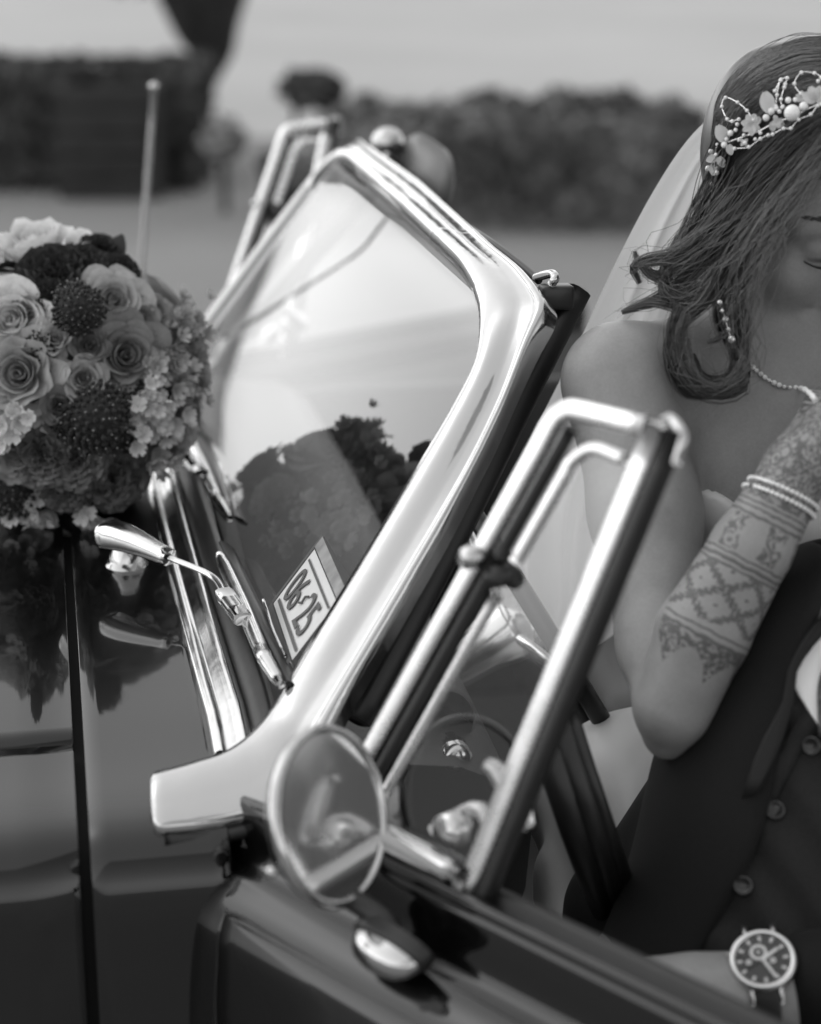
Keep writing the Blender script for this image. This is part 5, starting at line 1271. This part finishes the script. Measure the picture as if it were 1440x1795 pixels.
# pearl bangles on the wrist
def bangle(u, v, ang0, ang1, tilt, lab):
    c0 = np.array([(u - 0), v]); P, g_ = on_f(fb, u, v, 0, 1.3); t0 = (P - elb) @ FA; c = elb + FA * t0
    Q = []
    for a in np.linspace(ang0, ang1, 60):
        d = fe1 * math.cos(a) + fe2 * math.sin(a); lo2, hi2 = 0.0, .08
        base = c + FA * tilt * math.sin(a)
        for _ in range(26):
            md = (lo2 + hi2) / 2
            if fb((base + d * md)[None])[0] < 0: lo2 = md
            else: hi2 = md
        Q.append(base + d * (lo2 + .0018))
    mb = MB(); mb.tube(Q, .0013, 7); b = mb.build('bracelet', M['wire'], None); tag(b, lab, 'bracelet', 'pearl bangles on the wrist')
    n = 44
    for p in lin(Q, n):
        o = bpy.data.objects.new('pearl', SPM); COL.objects.link(o); o.parent = b; o.location = Vector(p) - b.location; o.scale = (.0019,) * 3
bangle(1350, 852, 0, 6.0, .004, 'upper thin pearl bangle, nearer the hand of the bride'); bangle(1375, 882, 0.5, 6.5, .004, 'lower thicker pearl bangle, nearer the elbow of the bride')
# earring
ee = empty('earring', atd(1262, 532, 1.70), 'dangling crystal earring between the curls of the bride', 'earring')
for (u, v, r) in ((1262, 530, 5), (1266, 545, 4), (1272, 560, 6), (1278, 578, 5), (1283, 595, 7)):
    mb = MB(); mb.sphere(atd(u, v, 1.70), r * 1.7 / FPX, 6); mb.build('crystal', M['crystal'], ee, False)
MB().tube([atd(1262, 528, 1.70), atd(1283, 597, 1.70)], .0006, 5).build('hook', M['wire'], ee)
# wristwatch
wc, _ = on_f(fg, 1338, 1690, 0, 1.2); wn = nrm(wc - gw); wn = nrm(nrm(wc - (gw + nrm(gw - lel) * ((wc - gw) @ nrm(gw - lel)))) + TOCAM(wc) * .55)
wx = nrm(RV - wn * (RV @ wn)); wy = np.cross(wn, wx); wy = wy if wy[2] > 0 else -wy
wc = wc + wn * .0035
watch = empty('wristwatch', wc, 'round steel wristwatch with dark dial and leather strap on the wrist of the groom', 'watch')
WR = 57 * np.linalg.norm(wc - EYE) / FPX
def wl(prof, name, mat, par=watch, k=48, O=None, ax=None): return MB().lathe(prof, wc if O is None else O, wn if ax is None else ax, k).build(name, mat, par)
steel = plain('brushed_steel', .62, .28, 1.0)
wl([(WR * .9, -.006), (WR * .98, -.004), (WR, .001), (WR * .97, .004)], 'case', steel)
wl([(WR * .985, .003), (WR * .97, .0055), (WR * .90, .0065), (WR * .83, .0060), (WR * .81, .0045)], 'bezel', plain('bezel_steel', .72, .35, 1.0))
dial = wl([(.00005, .0036), (WR * .5, .0036), (WR * .82, .0038)], 'dial', plain('dark_dial', .02, .6))
wl([(WR * .81, .0044), (WR * .4, .0058), (.00005, .0060)], 'crystal', glass_mat('watch_crystal', .25, .98))
lum = plain('pale_lume', .62, .5)
def dpt(r, a, h): return wc + (wx * math.sin(a) + wy * math.cos(a)) * WR * r + wn * h
rot = math.radians(-2)
def wbar(r0, r1, a, w0, w1, h, name, mat, par=dial):
    d = nrm(dpt(1, a, 0) - wc); s_ = np.cross(wn, d); p, q = wc + d * WR * r0, wc + d * WR * r1
    mb = MB(); mb.add([p + s_ * w0 * WR + wn * h, q + s_ * w1 * WR + wn * h, q - s_ * w1 * WR + wn * h, p - s_ * w0 * WR + wn * h, p + s_ * w0 * WR + wn * (h - .0005), q + s_ * w1 * WR + wn * (h - .0005), q - s_ * w1 * WR + wn * (h - .0005), p - s_ * w0 * WR + wn * (h - .0005)], [(0, 1, 2, 3), (0, 4, 5, 1), (1, 5, 6, 2), (2, 6, 7, 3), (3, 7, 4, 0), (7, 6, 5, 4)])
    return mb.build(name, mat, par, False)
for k in range(12): wbar(.60, .76, rot + k * math.pi / 6, .04, .04, .0046, 'hour_marker', lum)
for k in range(60):
    if k % 5: wbar(.76, .79, rot + k * math.pi / 30, .006, .006, .0043, 'minute_tick', lum)
wbar(-.04, .56, math.radians(57), .065, .045, .0052, 'hour_hand', lum); wbar(-.06, .70, math.radians(152), .055, .035, .0054, 'minute_hand', lum)
MB().lathe([(.00005, .0056), (WR * .07, .0055), (WR * .08, .0046)], wc, wn, 16).build('hand_hub', lum, dial)
sub = wc + wy * WR * .24 - wx * WR * .10
MB().lathe([(WR * .16, .0042), (WR * .17, .0046), (WR * .24, .0046), (WR * .26, .0042)], sub, wn, 28).build('subdial_ring', lum, dial); MB().lathe([(.00005, .0044), (WR * .16, .0043)], sub, wn, 20).build('subdial', plain('subdial_black', .02, .4), dial); MB().lathe([(.00005, .0049), (WR * .05, .0046)], sub, wn, 12).build('subdial_hub', lum, dial)
for (a, r) in ((math.radians(100), .30), (math.radians(262), .42)): MB().lathe([(WR * .03, .0042), (WR * .07, .0045), (WR * .09, .0042)], dpt(r, a, 0), wn, 14).build('counter', lum, dial)
for a, L, r in ((262, .16, .06), (236, .12, .05), (290, .10, .045)):
    d = nrm(dpt(1, math.radians(a), 0) - wc); MB().lathe([(WR * r, WR * .95), (WR * r, WR * (.98 + L)), (WR * r * .7, WR * (1.0 + L)), (.0001, WR * (1.0 + L))], wc - wn * .001, d, 12).build('crown', steel, watch)
for sx_ in (-.42, .42):
    for sy_ in (-1, 1):
        p0 = wc + wx * WR * sx_ + wy * WR * .86 * sy_ - wn * .001; MB().tube(cr([p0, p0 + wy * WR * .22 * sy_ - wn * .001, p0 + wy * WR * .36 * sy_ - wn * .005], 6), np.array([(.0028, .0022)] * 6), 8, up=wn).build('lug', steel, watch)
strapm = plain('black_leather', .012, .5, bump=.3, bscale=200, bdist=.001)
fax = nrm(gw - lel); fc = gw + fax * ((wc - gw) @ fax)
for sgn in (-1, 1):
    rows = []; a0 = math.atan2((wc + wy * WR * .95 * sgn - fc) @ wy, (wc + wy * WR * .95 * sgn - fc) @ wn)
    for t in np.linspace(0, 1, 22):
        a = a0 + (sgn * math.pi - a0) * t; d = wn * math.cos(a) + wy * math.sin(a); lo2, hi2 = 0, .08
        for _ in range(22):
            md = (lo2 + hi2) / 2
            if fg((fc + d * md)[None])[0] < 0: lo2 = md
            else: hi2 = md
        r_ = max(lo2, 0) + .0022 + .0022 * max(0, 1 - t * 4); hw = WR * (.40 - .06 * t)
        rows.append([fc + d * (r_ + e) + wx * w_ for (w_, e) in ((-hw, -.001), (-hw, .0008), (-hw * .85, .0014), (0, .0018), (hw * .85, .0014), (hw, .0008), (hw, -.001))])
    MB().grid(rows).build('strap', strapm, watch)
# ================================================================ BACKGROUND PLANTING
hedge('hedge', -2.9, -1.12, 10.4, 11.4, .60, 'dark clipped hedge at the far left edge of the forecourt', 'hedge', M['hedge'], 3500, .05, .05)
hedge('hedge', -.42, 1.34, 9.2, 10.0, .47, 'longest clipped hedge, behind the windshield and the veil', 'hedge', M['hedge2'], 5500, .055, .20)
# dark timber planter box in front of the left hedge
pb = empty('planter_box', fplane(-1.52, 10.2, 0), 'dark timber planter box standing before the left hedge', 'planter')
A3 = np.array([RV, FV, UV]); dark_wood = plain('dark_timber', .018, .7, var=.5, scale=8)
for k in range(5):
    mb = MB(); mb.box(fplane(-1.52, 10.12, .06 + k * .112), .52, .03, .104, A3); mb.build('board', dark_wood, pb, False, mods=[BEV(.005)])
    for sx_ in (-1, 1): mb = MB(); mb.box(fplane(-1.52 + sx_ * .245, 10.29, .06 + k * .112), .03, .30, .104, A3); mb.build('board', dark_wood, pb, False)
mb = MB(); mb.box(fplane(-1.52, 10.29, .50), .47, .30, .06, A3); mb.build('soil', M['gap'], pb, False)
# street tree with a dark leaning trunk
tr = empty('tree', fplane(-1.05, 11.6, 0), 'dark trunked tree rising between the two hedges', 'tree')
tp = [fplane(-1.18, 11.6, -.05), fplane(-1.22, 11.6, .33), fplane(-1.14, 11.6, .60), fplane(-1.17, 11.6, .92), fplane(-1.2, 11.65, 2.0), fplane(-1.2, 11.7, 3.4)]
TP = cr(tp, 40); MB().tube(TP, np.interp(TP[:, 2], [0, .3, .5, .7, .92, 2.2, 3.4], [.11, .085, .085, .17, .26, .22, .12]), 14).build('trunk', plain('dark_bark', .022, .95, var=.5, scale=14, bump=.8, bscale=20, bdist=.03), tr)
for d in ((-.9, .2, 1.3), (.8, .1, 1.5), (.1, .8, 1.6), (-.3, -.8, 1.5)):
    b = fplane(-1.22, 11.66, 2.4); MB().tube(cr([b, b + RV * d[0] * .5 + FV * d[1] * .5 + UV * d[2] * .4, b + RV * d[0] + FV * d[1] + UV * d[2]], 8), np.linspace(.07, .025, 8), 8).build('limb', bpy.data.materials['dark_bark'], tr)
cp = []; cn = []
for k in range(3000):
    v = np.random.normal(0, 1, 3); v /= np.linalg.norm(v); c0 = random.choice([(-1.9, 11.8, 4.0), (-.5, 11.7, 4.2), (-1.2, 12.3, 4.6), (-1.5, 11.0, 3.9), (-1.1, 11.8, 5.1)]); r_ = random.uniform(.55, 1.0) * .85
    cp.append(fplane(*c0) + v * r_ * np.array([1, 1, .75])); cn.append(v)
leaves('crown', cp, cn, .08, M['hedge'], tr)
# low side branches of the tree that dip into the top of the picture
cp = [fplane(-1.42 + random.gauss(0, .13), 11.5 + random.gauss(0, .1), 1.12 + random.gauss(0, .07)) for k in range(500)]; leaves('side_shoots', cp, [UV] * 500, .05, M['hedge'], tr)
def bush(x, y, z, r, n, mat, size, lab, cat, nm):
    o = empty(nm, fplane(x, y, 0), lab, cat); cp = []; cn = []
    for k in range(n):
        v = np.random.normal(0, 1, 3); v /= np.linalg.norm(v); cp.append(fplane(x, y, z) + v * r * random.uniform(.75, 1.05)); cn.append(v)
    leaves('foliage', cp, cn, size, mat, o)
    MB().tube([fplane(x, y, 0), fplane(x, y, z)], .02, 6).build('stem', M['twig'], o); return o
M['bloom'] = leaf_mat('pale_bloom', .28)
bush(-.90, 9.7, .36, .10, 300, M['bloom'], .04, 'small pale blooming bush at the foot of the tree', 'bush', 'flowering_bush')
# potted shrub left of the long hedge
ps = empty('potted_shrub', fplane(-.48, 8.9, 0), 'small dark shrub in a round dark pot left of the long hedge', 'potted plant')
MB().lathe([(.001, .02), (.10, .02), (.13, .30), (.15, .34), (.15, .38), (.13, .38), (.12, .34), (.001, .34)], fplane(-.55, 9.0, 0), UV, 24).build('pot', plain('dark_clay', .02, .6), ps)
MB().tube([fplane(-.55, 9.0, .3), fplane(-.5, 9.0, .62)], .015, 6).build('stem', M['twig'], ps)
cp = []; cn = []
for k in range(400):
    v = np.random.normal(0, 1, 3); v /= np.linalg.norm(v); cp.append(fplane(-.44, 9.0, .66) + v * np.array([1.3, 1, .75]) * .11 * random.uniform(.6, 1.05)); cn.append(v)
leaves('foliage', cp, cn, .04, M['hedge'], ps)
# street trees ahead of the car, mirrored in the glass, the chrome and the paint
def street_tree(x, y, h, r, seed, lab):
    rs = np.random.RandomState(seed); o = empty('tree', (x, y, 0), lab, 'tree', 'street trees ahead of the car'); b = np.array([x, y, 0.])
    MB().tube(cr([b, b + [.05, 0, h * .2], b + [-.05, .1, h * .45], b + [.1, 0, h * .75], b + [.1, .1, h * .95]], 16), np.linspace(.2, .04, 16), 10).build('trunk', bpy.data.materials['dark_bark'], o)
    cp = []; cn = []
    for k in range(12):
        a = rs.uniform(0, 6.28); z0 = h * rs.uniform(.3, .6); p0 = b + [0, 0, z0]; d = np.array([math.cos(a), math.sin(a), rs.uniform(.5, 1.2)]); L = r * rs.uniform(.7, 1.1)
        Q = cr([p0, p0 + d * L * .5 + rs.normal(0, .12, 3), p0 + d * L + [0, 0, .2]], 8); MB().tube(Q, np.linspace(.07, .015, 8), 6).build('limb', bpy.data.materials['dark_bark'], o)
        for q in Q[3:]:
            for j in range(34): v = nrm(rs.normal(0, 1, 3)); cp.append(q + v * rs.uniform(.1, .6)); cn.append(v)
    leaves('crown', cp, cn, .09, M['hedge'], o)
street_tree(-8.5, 13.5, 7.0, 2.6, 3, 'street tree standing ahead of the car beyond the far kerb side')
street_tree(-13.0, 5.5, 7.5, 2.8, 5, 'street tree standing straight ahead of the car')
